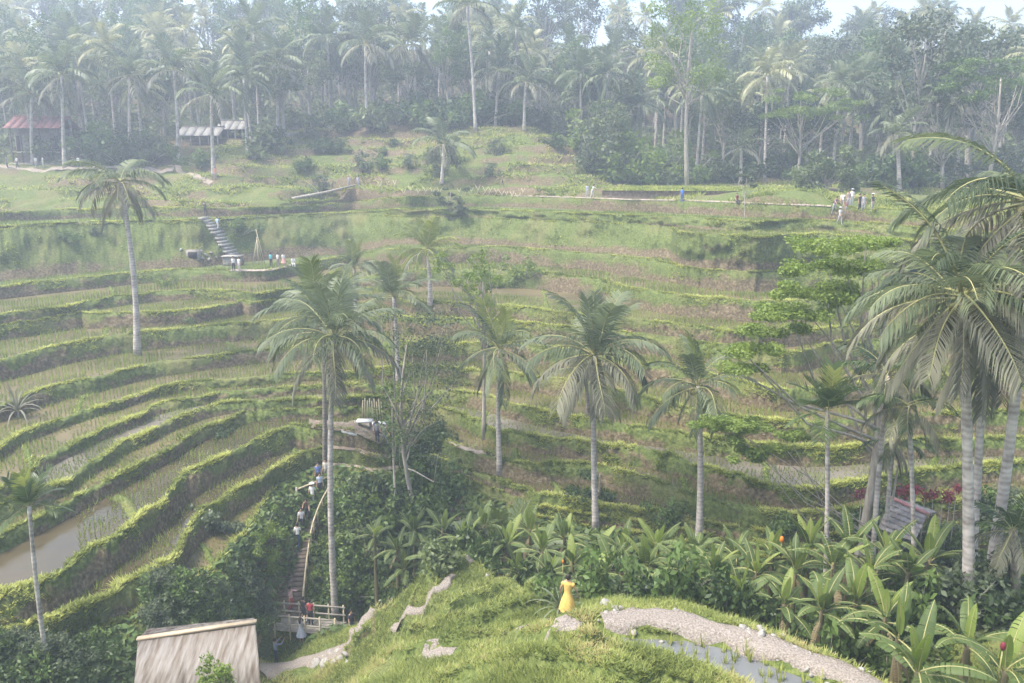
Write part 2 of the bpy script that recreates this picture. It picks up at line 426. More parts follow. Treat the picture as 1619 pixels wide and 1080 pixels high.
# ------------------------------------------------------------------ the slope behind (forest hill) and the near spur, both from spot heights
class TPS:
    def __init__(s, pts, lam=.02):
        p = np.array([tuple(q) for q in pts], float); s.xy = p[:, :2] / 20.0; n = len(p)
        K = s.k(s.xy, s.xy) + lam * np.eye(n); A = np.zeros((n + 3, n + 3)); A[:n, :n] = K
        A[:n, n] = 1; A[:n, n + 1:] = s.xy; A[n, :n] = 1; A[n + 1:, :n] = s.xy.T
        s.w = np.linalg.solve(A, np.concatenate([p[:, 2], [0, 0, 0]]))
    def k(s, a, b):
        r2 = ((a[:, None] - b[None]) ** 2).sum(-1) + 1e-9; return .5 * r2 * np.log(r2)
    def __call__(s, x, y):
        q = np.stack([np.ravel(x), np.ravel(y)], 1) / 20.0; n = len(s.xy); out = []
        for c in range(0, len(q), 20000):
            g = q[c:c + 20000]
            out.append(s.k(g, s.xy) @ s.w[:n] + s.w[n] + g @ s.w[n + 1:])
        return np.concatenate(out).reshape(np.shape(x))

bp = []
def edge_pt(t, extra, dz):
    j = int(np.clip((t + TW) / (2 * TW) * (NC - 1), 0, NC - 1)); Y = DI[0][j] + extra
    return (t * Y, Y, ZI[0][j] + dz)
for t in np.linspace(-1.15, 1.15, 16): bp.append(edge_pt(t, .8, .1)); bp.append(edge_pt(t, -6, -1.2))
for px, py, d in [(-300, 262, 120), (-100, 268, 117), (20, 267, 116), (120, 266, 116), (210, 265, 117), (275, 266, 117), (60, 300, 107), (200, 305, 108), (-200, 310, 104),
                  (330, 283, 111), (430, 295, 107), (470, 300, 106), (400, 240, 122), (340, 232, 126), (440, 212, 133), (520, 208, 134), (590, 195, 136), (650, 190, 138), (560, 250, 121),
                  (620, 270, 114), (700, 285, 110), (720, 230, 122), (770, 196, 134), (850, 205, 130), (900, 225, 124), (930, 262, 116), (850, 280, 108), (760, 285, 109), (640, 295, 105),
                  (960, 303, 82), (1100, 303, 82), (1250, 304, 82), (960, 290, 118), (1100, 290, 118), (1270, 291, 116), (1400, 320, 82), (1550, 330, 78), (1380, 295, 104), (1550, 300, 100),
                  (1000, 270, 131), (1150, 265, 133), (1300, 265, 130), (1450, 275, 122), (1619, 280, 116), (2000, 300, 110)]:
    bp.append(P(px, py, d))
for px in (-500, -200, 100, 400, 700, 1000, 1300, 1600, 1900, 2200):
    bp.append(P(px, 192 if px < 900 else 208, 158)); bp.append(P(px, 102 if px < 900 else 112, 196)); bp.append(P(px, 80, 240)); bp.append(P(px, 85, 330))
BACK = TPS(bp, .004)
def Hback(x, y):
    x = np.asarray(x, float); y = np.asarray(y, float)
    z = BACK(x, y) + .5 * fbm(x / 6, y / 6, 5)
    s = 1.5; k = z / s + .5 * fbm(x / 9, y / 9, 45); f = k - np.floor(k)
    st = s * (np.floor(k) + sm(.5, .95, f) + .15 * f) - .5 * s * fbm(x / 9, y / 9, 45)
    wt = .85 * (1 - sm(128, 140, y)) * (1 - sm(8, 20, x) * (1 - sm(48, 60, x)))
    return z * (1 - wt) + st * wt + .15 * fbm(x, y, 8)
def _Hback_plain(x, y): return BACK(x, y) + .5 * fbm(np.asarray(x) / 5, np.asarray(y) / 5, 5) + .15 * fbm(np.asarray(x), np.asarray(y), 8)

npts = []
crest = [(740, 885, 42), (800, 903, 38.5), (870, 933, 33.5), (960, 953, 30.5), (1100, 963, 28.5), (1250, 1008, 26), (1380, 1073, 23.3)]
for px, py, d in crest:
    q = P(px, py, d); npts.append(q)
    u = Vector((q.x * .3 + 1.5, q.y, 0)).normalized()
    npts.append(q + Vector((u.x * 3.2, u.y * 3.2, -3.6)))
for px, py, d in [(560, 1078, 31.5), (700, 1078, 27), (800, 1078, 24.2), (690, 1030, 30), (780, 1000, 31), (850, 990, 30), (840, 950, 33.5), (620, 990, 38.5), (605, 962, 43), (650, 930, 43), (690, 900, 43),
                  (700, 960, 36), (760, 930, 37), (560, 1012, 46.5), (545, 1022, 47), (480, 1042, 46), (440, 1057, 44.5), (415, 1063, 43.5), (898, 975, 29), (500, 1000, 45.2), (470, 985, 45.8), (540, 985, 46.2)]:
    npts.append(P(px, py, d))
for px, py in [(960, 1032), (1040, 1055), (1110, 1078), (1180, 1100), (1000, 1078), (940, 1078), (1080, 1110), (940, 1003), (1050, 1030), (1150, 1050), (1250, 1078), (1000, 985), (1120, 1000), (1240, 1045), (1330, 1075)]:
    npts.append(onZ(px, py, -14.55))
npts += [(0, 12, -13.2), (8, 12, -13), (-8, 13, -15.5), (0, 5, -9.5), (16, 6, -9.5), (-16, 6, -9.5), (14, 16, -13.4), (-15, 20, -21), (-24, 20, -22), (-35, 22, -22), (28, 14, -12.5), (40, 20, -13),
         (16, 25.5, -15.6), (20, 23, -15.2), (26, 28, -16), (14, 30, -19.5), (9, 34, -21.5), (4, 39, -24), (18, 36, -21.5), (28, 40, -21.5), (-12, 32, -28), (-20, 30, -27.5), (-16, 40, -28.6), (-28, 36, -27),
         (-8, 44.5, -27.4), (-3, 45, -27), (0, 44, -26.6), (8, 42, -24.5), (20, 43, -24), (30, 44, -24)]
for t in np.linspace(-1.1, 1.1, 23):
    j = int((t + TW) / (2 * TW) * (NC - 1)); Y = FOOT[NL - 1][j]
    npts.append((t * Y, Y, ZF[NL - 1][j])); npts.append((t * (Y + 3), Y + 3, ZF[NL - 1][j] + .8))
NEAR = TPS(npts, .004)
POND = np.array([tuple(onZ(px, py, -14.6))[:2] for px, py in
        [(930, 1002), (960, 1000), (1010, 1003), (1090, 1008), (1160, 1022), (1230, 1050), (1290, 1072), (1340, 1100), (1330, 1130), (1240, 1110), (1180, 1080), (1120, 1055), (1060, 1035), (990, 1020), (940, 1012)]])
def inside(poly, x, y):
    x = np.asarray(x, float); y = np.asarray(y, float); r = np.zeros(np.shape(x), bool); n = len(poly)
    for i in range(n):
        x1, y1 = poly[i]; x2, y2 = poly[(i + 1) % n]
        c = ((y1 > y) != (y2 > y)) & (x < (x2 - x1) * (y - y1) / (y2 - y1 + 1e-12) + x1)
        r ^= c
    return r
def polydist(poly, x, y):
    x = np.asarray(x, float); y = np.asarray(y, float); best = np.full(np.shape(x), 1e9); n = len(poly)
    for i in range(n):
        a = poly[i]; b = poly[(i + 1) % n]; ab = b - a
        tt = np.clip(((x - a[0]) * ab[0] + (y - a[1]) * ab[1]) / (ab @ ab + 1e-12), 0, 1)
        best = np.minimum(best, np.hypot(x - a[0] - tt * ab[0], y - a[1] - tt * ab[1]))
    return best
def near_plain(px, py):
    ds = np.geomspace(18, 60, 300); X = (px - CX) / F * ds; Y = float(uY(py)) * ds; Z = float(uz(py)) * ds
    k = np.nonzero(Z <= NEAR(X, Y))[0]; k = k[0] if len(k) else 150
    return (X[k], Y[k])
RIDGES = [(np.array([near_plain(*p) for p in pix]), hh, ww) for pix, hh, ww in [
    ([(556, 1020), (585, 985), (615, 948), (650, 918), (690, 900), (735, 890)], .45, .40),
    ([(640, 1015), (690, 985), (740, 958), (800, 942), (850, 945)], .42, .35),
    ([(700, 1010), (760, 985), (820, 962), (870, 952)], .40, .35),
    ([(580, 1062), (650, 1040), (720, 1015), (790, 1003), (850, 1008), (930, 1020)], .40, .40),
    ([(700, 1075), (760, 1050), (840, 1040), (930, 1048), (1010, 1075)], .30, .45)]]
def ridge_add(x, y):
    r = np.zeros(np.shape(x))
    for pl_, hh, ww in RIDGES:
        best = np.full(np.shape(x), 1e9)
        for i in range(len(pl_) - 1):
            a, b = pl_[i], pl_[i + 1]; ab = b - a
            tt = np.clip(((x - a[0]) * ab[0] + (y - a[1]) * ab[1]) / (ab @ ab), 0, 1)
            best = np.minimum(best, np.hypot(x - a[0] - tt * ab[0], y - a[1] - tt * ab[1]))
        best = best + .25 * fbm(np.asarray(x) * 1.2, np.asarray(y) * 1.2, 171)
        r = np.maximum(r, hh * (1 - sm(ww * .55, ww * 1.3, best)))
    return r
def Hnear(x, y):
    x = np.asarray(x, float); y = np.asarray(y, float)
    z = NEAR(x, y) + .35 * fbm(x / 3, y / 3, 15)
    # small stepped plots on the spur
    s = 1.05
    k = z / s + .25 * fbm(x / 4, y / 4, 44); f = k - np.floor(k)
    st = s * (np.floor(k) + sm(.62, .92, f) + .10 * f)
    wt = sm(27.5, 31, y) * (1 - sm(44, 47, y)) * sm(-9.5, -7, x) * (1 - sm(1.5, 5, x))
    z = z * (1 - wt * .9) + st * wt * .9
    z = z + ridge_add(x, y)
    z = z + .10 * fbm(x * 1.3, y * 1.3, 17) + .05 * fbm(x * 4, y * 4, 19)
    d = polydist(POND, x, y); ins = inside(POND, x, y)
    z = np.where(ins, np.minimum(z, -14.6 - .25 * sm(0, .5, d)), z)
    z = np.where(~ins & (d < 1.2), np.maximum(z, -14.62 + .22 * sm(0, .35, d)), z)
    return z
def Hfar(x, y):
    x = np.atleast_1d(np.asarray(x, float)); y = np.atleast_1d(np.asarray(y, float))
    out = np.empty(x.shape)
    c = np.clip((x / y + TW) / (2 * TW) * (NC - 1), 0, NC - 1.001)
    j = c.astype(int)
    for n in range(x.size):
        out.flat[n] = np.interp(y.flat[n], PROF_Y[:, j.flat[n]], PROF_Z[:, j.flat[n]])
    return out
def Hvec(x, y):
    """ground height anywhere"""
    x = np.atleast_1d(np.asarray(x, float)); y = np.atleast_1d(np.asarray(y, float)); out = np.empty(x.shape)
    j = np.clip((x / np.maximum(y, .1) + TW) / (2 * TW) * (NC - 1), 0, NC - 1).astype(int)
    near = y < PROF_Y[0, j]; back = y >= PROF_Y[-1, j]; mid = ~near & ~back
    if near.any(): out[near] = Hnear(x[near], y[near])
    if back.any(): out[back] = Hback(x[back], y[back])
    if mid.any(): out[mid] = Hfar(x[mid], y[mid])
    return out
def H(x, y): return float(Hvec(x, y)[0])
def ground_hit(px, py, d0=18.0, d1=260.0):
    """where the line of sight through a photo point first meets the ground"""
    a, c = d0, d1
    for n_ in (260, 14):
        ds = np.geomspace(a, c, n_)
        X = (px - CX) / F * ds; Y = float(uY(py)) * ds; Z = float(uz(py)) * ds
        h = np.nonzero(Z <= Hvec(X, Y))[0]
        if not len(h): break
        k = h[0]; a, c = ds[max(k - 1, 0)], ds[k]
    else:
        q = P(px, py, c); return Vector((q.x, q.y, H(q.x, q.y)))
    q = P(px, py, 100); return Vector((q.x, q.y, H(q.x, q.y)))
def foot_at(px, py, d):
    q = P(px, py, d); return Vector((q.x, q.y, H(q.x, q.y)))

# --- terrace banks and paddies, one object of each per level
VIEW = (TT > -.95) & (TT < .95)
tuft_pts = []; rice_pts = []
for i in range(NL):
    wb = WB[i]; D = DI[i]; z = ZI[i]; zf = ZF[i]
    lip = .12 * fbm(TT * 130, np.full(NC, i * 4.4), 35); rows = [(D + wb, z - .06, .9), (D + wb * .85, z + .10 + lip * .5, 1.0), (D + wb * .5, z + .19 + lip, 1.0), (D + .04, z + .13 + lip * 1.3, 1.0)]
    S = [.1, .24, .4, .56, .72, .86, 1.0] if RUN[i].max() < 2 else list(np.linspace(.06, 1, 12))
    green = 1.0 if i in (1, 2) else .62
    for s in S:
        bare = .75 * fbm(TT * 14, np.full(NC, i * 9.1 + s * (2.5 if i in (1, 2) else 1.1)), 51, 3) + .45 * fbm(TT * 60, np.full(NC, i * 5.1 + s * 4), 57, 2)
        prof = s ** (.9 if i in (1, 2) else .62)
        amp = .2 * math.sin(math.pi * min(s + .1, 1)) * (1 + 1.2 * (i in (1, 2)))
        yy = D * (1 - s) + DSM[i] * s - (DSM[i] - FOOT[i]) * prof * s - RUN[i] * prof * (1 - s) + amp * fbm(TT * 150, np.full(NC, s * 6 + i * 11.0), 61)
        if i in (1, 2): yy = yy + .9 * math.sin(math.pi * min(s + .05, 1)) * fbm(TT * 28, np.full(NC, s * 2.2 + i * 3.0), 67)
        zz = z + .12 + (zf - .08 - z - .12) * s + amp * .5 * fbm(TT * 150, np.full(NC, s * 6 + i * 11.0), 77)
        g = (1.1 - 1.0 * float(sm(.55, .85, s)) + bare * 1.0) if i in (1, 2) else (.97 - s * 1.05 + bare * 1.3 + (.12 if i > 10 else 0))
        rows.append((yy, zz, g))
    nr = len(rows)
    Y = np.array([r[0] for r in rows]); Z = np.array([np.broadcast_to(r[1], (NC,)) for r in rows]); G = np.array([np.broadcast_to(r[2], (NC,)) for r in rows])
    V = np.stack([TT[None] * Y, Y, Z], -1).reshape(-1, 3)
    b = MB(); b.grid(V, nr, NC, var=np.clip(G, 0, 1).ravel())
    o = link("terrace_bank", b.mesh("terrace_bank", M['bank'], True))
    tag(o, "grassy earth bank number %d of the rice terraces, counted down from the top of the hillside" % (i + 1), "terrace bank", kind="structure")
    # scatter points for grass on this bank
    n = 17000
    cc = rng.integers(0, NC, n); rr_ = np.where(rng.random(n) < .66, rng.random(n) * 3.6, 3 + rng.random(n) * (nr - 4.01))
    r0 = rr_.astype(int); fr = rr_ - r0
    p = V.reshape(nr, NC, 3); pt = p[r0, cc] * (1 - fr)[:, None] + p[np.minimum(r0 + 1, nr - 1), cc] * fr[:, None]
    keep = VIEW[cc] & (fbm(pt[:, 0] / 2.2, pt[:, 1] / 2.2 + 7 * i, 121) > -.28 + .35 * (rr_ > 3)) & (G[r0, cc] + .2 * rng.random(n) > .66) & ((WB[i][cc] > .15) | (rr_ > 3))
    tuft_pts.append(pt[keep])
    # paddy between this bund and the foot of the bank above
    if i == 0: continue
    far_e = FOOT[i - 1] + .25; near_e = D + wb * .93
    ok = (far_e - near_e) > .12
    ro = np.linspace(0, 1, 4)
    Yp = near_e[None] + (far_e - near_e)[None] * ro[:, None]
    Vp = np.stack([TT[None] * Yp, Yp, np.broadcast_to(z + .02, Yp.shape)], -1).reshape(-1, 3)
    okq = np.broadcast_to((ok[:-1] & ok[1:])[None], (3, NC - 1))
    if okq.sum() > 30:
        mt = 'paddy_green' if i in (1, 3) else 'mudwet' if i in (10,) else 'paddy_wet' if i in (12, 13) else 'paddy'
        b = MB(); b.grid(Vp, 4, NC, mask=okq)
        o = link("paddy_water", b.mesh("paddy_water", M[mt], True))
        tag(o, "flooded rice paddy on level %d of the terraces, counted down from the top" % i, "paddy", kind="structure")
        # seedlings stand in rows that follow the bund
        w = far_e - near_e
        for r in np.arange(.18, 6.0, .36):
            m_ = (w > r + .15) & VIEW & (TT > (-.78 if i != 12 else -.60)) & (TT < .8)
            step = np.cumsum(np.where(m_, .0018 * D, 0))
            sel = m_ & (np.floor(step / .24) != np.floor(np.roll(step, 1) / .24))
            c2 = np.nonzero(sel)[0]
            c2 = c2[fbm(TT[c2] * 25, np.full(len(c2), r + i * 3.3), 71) > -.32]
            y_ = near_e[c2] + r + .025 * rng.standard_normal(len(c2))
            rice_pts.append(np.stack([TT[c2] * y_, y_, z[c2] + .02], -1))

# --- low dividing bunds across the wider paddies
g_d = np.random.default_rng(31)
for i in range(4, NL):
    w = np.where(VIEW & (np.abs(TT) < .66) & ~((i in (12, 13)) & (TT < -.3)), FOOT[i - 1] - DI[i] - WB[i], 0); made = []
    for j in g_d.permutation(np.nonzero(w > 1.3)[0]):
        if len(made) >= 3 or any(abs(j - q) < 110 for q in made): continue
        made.append(j); k = np.linspace(0, 1, 7); sk = g_d.integers(-9, 10)
        jj = np.clip(j + (sk * k).astype(int), 0, NC - 1); y = DI[i][jj] + WB[i][jj] * .6 + (FOOT[i - 1][jj] + .2 - DI[i][jj] - WB[i][jj] * .6) * k
        p = np.stack([TT[jj] * y, y, ZI[i][jj] - .05], -1)
        b = MB(); b.tube(p - p[0], .17 + .05 * g_d.random(7), 8, var=1.0)
        o = link("bund", b.mesh("bund", M['bank'], True), None, p[0]); side = "left" if TT[j] < -.2 else "middle" if TT[j] < .2 else "right"
        tag(o, "short grassy divider across paddy level %d on the %s of the terraces" % (i, side), "bund", kind="structure")
        for q in range(26):
            f = g_d.random() * 5.99; a = int(f); tuft_pts.append((p[a] + (p[a + 1] - p[a]) * (f - a) + np.array([g_d.normal() * .1, g_d.normal() * .1, .12]))[None])
# --- hill behind
nb = 190
u = np.linspace(0, 1, nb) ** 1.9
tb = np.linspace(-TW, TW, 420)
d0 = np.interp(tb, TT, DI[0] + WB[0] * .8)
Yb = d0[None] + (340 - d0)[None] * u[:, None]
Xb = tb[None] * Yb
Zb = Hback(Xb, Yb); Zb[0] = np.interp(tb, TT, ZI[0]) - .02
b = MB()
slb = np.abs(np.gradient(Zb, axis=0) / np.maximum(np.gradient(Yb, axis=0), .05))
gv = np.clip(.66 - .5 * sm(126, 140, Yb) + .9 * fbm(Xb / 7, Yb / 7, 91) - .45 * sm(.4, 1.1, slb), 0, 1)
b.grid(np.stack([Xb, Yb, Zb], -1).reshape(-1, 3), nb, 420, var=gv.ravel())
tag(link("hillside", b.mesh("hillside", M['bank'], True)), "grassy hillside rising behind the terraces up to the forest", "hillside", kind="structure")
# --- near spur and valley floor
xs = np.concatenate([np.arange(-46, -12, .4), np.arange(-12, 14, .17), np.arange(14, 46, .4)]); ys = np.concatenate([np.arange(4, 18, .5), np.arange(18, 46, .17), np.arange(46, 72, .4)])
XN, YN = np.meshgrid(xs, ys); ZN = Hnear(XN, YN)
lim = np.interp(XN / YN, TT, PROF_Y[0] + 1.2)
mask = (YN < lim)[:-1, :-1] & (np.abs(XN / YN) < 2.6)[:-1, :-1]
b = MB()
gy_, gx_ = np.gradient(ZN, ys, xs); slope = np.hypot(gx_, gy_)
gv = np.clip(1.05 + .7 * fbm(XN / 2.5, YN / 2.5, 93) - .55 * sm(.9, 2.2, slope), .1, 1)
b.grid(np.stack([XN, YN, ZN], -1).reshape(-1, 3), len(ys), len(xs), mask=mask, var=gv.ravel())
tag(link("valley_ground", b.mesh("valley_ground", M['bank'], True)), "grassy spur in the foreground dropping into the overgrown valley", "ground", kind="structure")
# --- base ground far below and around, past the ridge that hides the horizon
b = MB()
b.add([(-540, -75, -34), (540, -75, -34), (540, 395, -34), (-540, 395, -34)], [(0, 1, 2, 3)], var=1)
tag(link("ground", b.mesh("ground", M['bank'])), "green ground beyond the valley", "ground", kind="structure")
# ------------------------------------------------------------------ materials for built things
M['thatch'] = simple("weathered_thatch", [(.30, (.10, .078, .055)), (.44, (.165, .14, .115)), (.56, (.215, .195, .17)), (.75, (.28, .26, .235))], 1.0, .95, 1.0, .1, detail=8, stretch=(7, .9, .9))
M['thatch_grey'] = simple("grey_thatch", [(.3, (.17, .15, .135)), (.7, (.36, .33, .30))], 2.5, .95, .8, .1)
M['ridge'] = simple("ridge_boards", [(.3, (.38, .30, .20)), (.7, (.52, .42, .29))], 3, .8)
M['bamboo'] = simple("bamboo", [(.3, (.30, .25, .15)), (.7, (.50, .44, .30))], 3, .6)
M['bamboo_grey'] = simple("grey_bamboo", [(.3, (.24, .21, .17)), (.7, (.44, .40, .34))], 3, .7)
M['wood'] = simple("dark_wood", [(.3, (.09, .065, .05)), (.7, (.20, .155, .12))], 3, .8, .3, stretch=(1, 1, 4))
M['red_roof'] = simple("faded_red_roof", [(.3, (.36, .15, .14)), (.7, (.52, .27, .25))], 2.5, .75)
M['tin'] = simple("grey_roof_sheet", [(.3, (.16, .155, .145)), (.7, (.28, .275, .265))], 2.5, .6)
M['wall'] = simple("grey_plank_wall", [(.3, (.15, .13, .115)), (.7, (.27, .24, .21))], 3, .85)
M['plaster'] = simple("pale_plaster", [(.3, (.42, .40, .37)), (.7, (.58, .56, .52))], 3, .85)
M['dark'] = simple("recess_shade", [(.3, (.012, .011, .01)), (.7, (.03, .027, .024))], 3, .9)  # near-black colour painting the shade inside the niche and windows
M['white'] = simple("white_paint", [(.3, (.50, .49, .46)), (.7, (.66, .65, .62))], 4, .6)
M['dirt'] = simple("trodden_earth", [(.3, (.13, .10, .075)), (.55, (.22, .175, .135)), (.75, (.34, .29, .24))], 3, .95, .6, .1)
M['sand'] = simple("pale_sand", [(.3, (.20, .165, .13)), (.7, (.34, .29, .24))], 3, .95, .3, .1)

# ------------------------------------------------------------------ paths laid on the ground
PATHS = []
def strip(name, pix, width, mat, label, cat="path", lift=.11, sub=14, d0=18, edge=.4, far=False, kind="structure", flatten=True):
    pts = [ground_hit(px, py, d0) for px, py in pix]
    a = np.array([tuple(p) for p in pts]); t = np.concatenate([[0], np.cumsum(np.linalg.norm(np.diff(a[:, :2], axis=0), axis=1))])
    n = max(8, int(t[-1] / .35)); tt = np.linspace(0, t[-1], n)
    c = np.stack([np.interp(tt, t, a[:, i]) for i in range(3)], -1)
    k = np.array([.25, .5, .25]); 
    for _ in range(10):
        for i in range(2): c[1:-1, i] = c[:-2, i] * .25 + c[1:-1, i] * .5 + c[2:, i] * .25
    tg = np.gradient(c[:, :2], axis=0); tg /= np.linalg.norm(tg, axis=1)[:, None] + 1e-9; nm = np.stack([-tg[:, 1], tg[:, 0]], -1)
    w = np.interp(tt, t, width) if hasattr(width, '__len__') else np.full(n, width)
    V = []; nc = 9
    zc_ = Hvec(c[:, 0], c[:, 1])
    jit = edge * fbm(tt * 1.5, tt * 0, 150 + len(pix)); jit2 = edge * fbm(tt * 1.5, tt * 0 + 9, 151)
    for q in np.linspace(-.5, .5, nc):
        off = w * q + (jit if q > 0 else jit2) * abs(q) * 2
        xy = c[:, :2] + nm * off[:, None]
        z = np.maximum(Hvec(xy[:, 0], xy[:, 1]), zc_ - .25) * .6 + zc_ * .4 if flatten else Hvec(xy[:, 0], xy[:, 1])
        V.append(np.stack([xy[:, 0], xy[:, 1], z + lift - (min(.22, lift * 2.2) if abs(q) > .45 else .06 * abs(q))], -1))
    b = MB(); b.grid(np.concatenate(V), nc, n)
    PATHS.append((c, w)); me = b.mesh(name, M[mat], True)
    return tag(link(name, me), label, cat, kind=kind), c
p_, GP = strip("path", [(952, 981), (1000, 974), (1060, 977), (1120, 989), (1200, 1013), (1290, 1046), (1375, 1082), (1450, 1118)], [.7, 1.15, 1.25, 1.1, 1.0, .95, .95, .95], 'gravel', "wide pale gravel path above the foreground paddy")
strip("path", [(622, 992), (650, 970), (680, 947), (705, 925), (716, 912)], [.75, .7, .65, .6, .4], 'gravel', "narrow pale path running up the spur", lift=.16)
strip("path", [(832, 990), (850, 984), (872, 978)], [.8, .9, .5], 'gravel', "small pale gravel patch left of the woman in yellow", lift=.03, flatten=False)
strip("path", [(866, 1000), (890, 992), (918, 990)], [.9, 1.3, .8], 'gravel', "bare pale mound of gravel in front of the woman in yellow", lift=.03, flatten=False)
strip("path", [(668, 1032), (692, 1035), (718, 1030)], [.9, 1.2, 1.0], 'gravel', "bare pale patch in the grass at the bottom middle", lift=.03, flatten=False)
strip("path", [(408, 1060), (440, 1056), (480, 1044), (520, 1030), (550, 1020), (560, 1005), (575, 985), (592, 965)], [1.5, 1.5, 1.3, 1.2, 1.2, 1.0, .8, .7], 'gravel', "pale footpath beside the near thatched roof")
strip("path", [(740, 890), (790, 905), (830, 925)], .3, 'gravel', "thin pale track along the top of the spur")
def bund_path(i, px0, px1, w, mat, label):
    """a trodden path on top of one terrace bund"""
    pa, pb = [((p - CX) / F) / .985 for p in (px0, px1)]
    k = np.nonzero((TT >= pa) & (TT <= pb))[0]; V = []
    for q in np.linspace(-.12, 1.05, 5): y = DI[i][k] + w * q + .06 * fbm(TT[k] * 200, k * 0 + q * 5, 161); V.append(np.stack([TT[k] * y, y, ZI[i][k] + .235 - .12 * (abs(q - .46) > .5)], -1))
    b = MB(); b.grid(np.concatenate(V), 5, len(k)); o = link("path", b.mesh("path", M[mat], True)); PATHS.append((V[2], np.full(len(k), w)))
    return tag(o, label, "path", kind="structure")
bund_path(14, 475, 628, .6, 'sand', "pale footpath curving up from the long stairs to the seating platform")
bund_path(12, 478, 600, 1.7, 'dirt', "bare trodden earth below the seating platform")
bund_path(13, 505, 612, 1.1, 'dirt', "brown trodden ledge under the seating platform")
bund_path(11, 700, 792, .45, 'sand', "short curved dirt path on the right terraces")
bund_path(3, 366, 466, .8, 'sand', "pale path along the bund below the upper stairs")
bund_path(0, 800, 1300, .8, 'sand', "long pale path along the edge of the bright green field")
strip("path", [(-40, 268), (40, 267), (120, 267), (210, 266), (275, 268)], .9, 'sand', "pale path in front of the red roofed house", d0=90)
strip("path", [(268, 262), (285, 268), (310, 280), (335, 290)], .8, 'sand', "short pale path below the pavilions", d0=90)
strip("platform", [(540, 684), (556, 676), (574, 671), (592, 671), (606, 676)], [1.2, 2.0, 2.4, 2.4, 1.6], 'sand', "sandy seating platform behind the trunk of the tallest palm", "platform", d0=48)
# ------------------------------------------------------------------ grass and rice seedlings
def tufts(pts, h, w, nb_, spread=.5, lean=None):
    """blades as thin triangles, nb_ to a tuft"""
    pts = np.repeat(np.asarray(pts), nb_, axis=0); n = len(pts)
    a = rng.random(n) * 2 * np.pi; hh = h * (.5 + .9 * rng.random(n)) * (1 + 1.1 * fbm(pts[:, 0] / 1.7, pts[:, 1] / 1.7, 103))
    base = pts + np.stack([np.cos(a), np.sin(a), 0 * a], -1) * (w * 1.2 * rng.random(n))[:, None]
    b2 = a + np.pi / 2 + .5 * (rng.random(n) - .5)
    side = np.stack([np.cos(b2), np.sin(b2), 0 * a], -1) * (w * .5)
    ln = spread * hh * (.4 + .9 * rng.random(n))
    tip = base + np.stack([np.cos(a) * ln, np.sin(a) * ln, hh], -1)
    base[:, 2] -= .03
    V = np.stack([base - side, base + side, tip], 1).reshape(-1, 3)
    var = np.repeat(np.clip(.45 + 1.1 * fbm(pts[:, 0] / 2.4, pts[:, 1] / 2.4, 101) + .22 * rng.standard_normal(n), 0, 1), 3)
    m = MB(); m.add(V, T=np.arange(n * 3).reshape(-1, 3), var=var); return m
pt = np.concatenate(tuft_pts)
tag(link("terrace_grass", tufts(pt, .11, .12, 3, 1.9).mesh("terrace_grass", M['tuft'])), "short bright grass growing on the terrace bunds and banks", "grass", kind="stuff")
pt = np.concatenate(rice_pts)
tag(link("rice_seedlings", tufts(pt, .24, .06, 4, .5).mesh("rice_seedlings", M['rice'])), "young rice seedlings set in rows in the paddies", "rice", kind="stuff")
# foreground grass on the spur
def off_paths(x, y, pad=.0):
    ok = np.ones(len(x), bool)
    for c, w in PATHS:
        if c[:, 1].max() > 75: continue
        for k in range(len(c)):
            ok &= ((x - c[k, 0]) ** 2 + (y - c[k, 1]) ** 2) > (w[k] * .38 + pad) ** 2
    return ok
n = 170000
gx = rng.uniform(-14, 16, n); gy = 19 + 29 * rng.random(n) ** 1.3
k = ~inside(POND, gx, gy) & (polydist(POND, gx, gy) > .12) & off_paths(gx, gy)
gx = gx[k]; gy = gy[k]; gz = Hnear(gx, gy)
sl_ = np.hypot(Hnear(gx + .15, gy) - gz, Hnear(gx, gy + .15) - gz) / .15
k = (sl_ < 1.1 + .8 * rng.random(len(gx))) & (fbm(gx / 1.6, gy / 1.6, 107) + .25 * rng.random(len(gx)) > -.22); gx = gx[k]; gy = gy[k]; gz = gz[k]
GPT = np.stack([gx, gy, gz], -1)

# rough grass on the slope behind
n = 42000
tx = rng.uniform(-.8, .75, n); d0_ = np.interp(tx, TT, DI[0]) + .6; hy = d0_ + 42 * rng.random(n) ** 1.2; hx = tx * hy
k = fbm(hx / 5, hy / 5, 109) > -.02; hx = hx[k]; hy = hy[k]
tag(link("slope_grass", tufts(np.stack([hx, hy, Hback(hx, hy)], -1), .30, .22, 3, 1.5).mesh("slope_grass", M['tuft_dry'])), "rough grass on the slope below the forest", "grass", kind="stuff")

# taller weeds and seed heads on the spur
n = 5200; wx = rng.uniform(-11, 12, n); wy = 20 + 25 * rng.random(n); k = ~inside(POND, wx, wy) & off_paths(wx, wy, .05) & (fbm(wx / 1.3, wy / 1.3, 113) > .12)
wx = wx[k]; wy = wy[k]
tag(link("weeds", tufts(np.stack([wx, wy, Hnear(wx, wy)], -1), .30, .035, 6, .8).mesh("weeds", M['tuft_dry'])), "taller weeds scattered over the foreground spur", "weeds", kind="stuff")
tag(link("spur_grass", tufts(GPT, .12, .055, 3, 1.6).mesh("spur_grass", M['tuft_dry'])), "thick lush grass covering the foreground spur", "grass", kind="stuff")

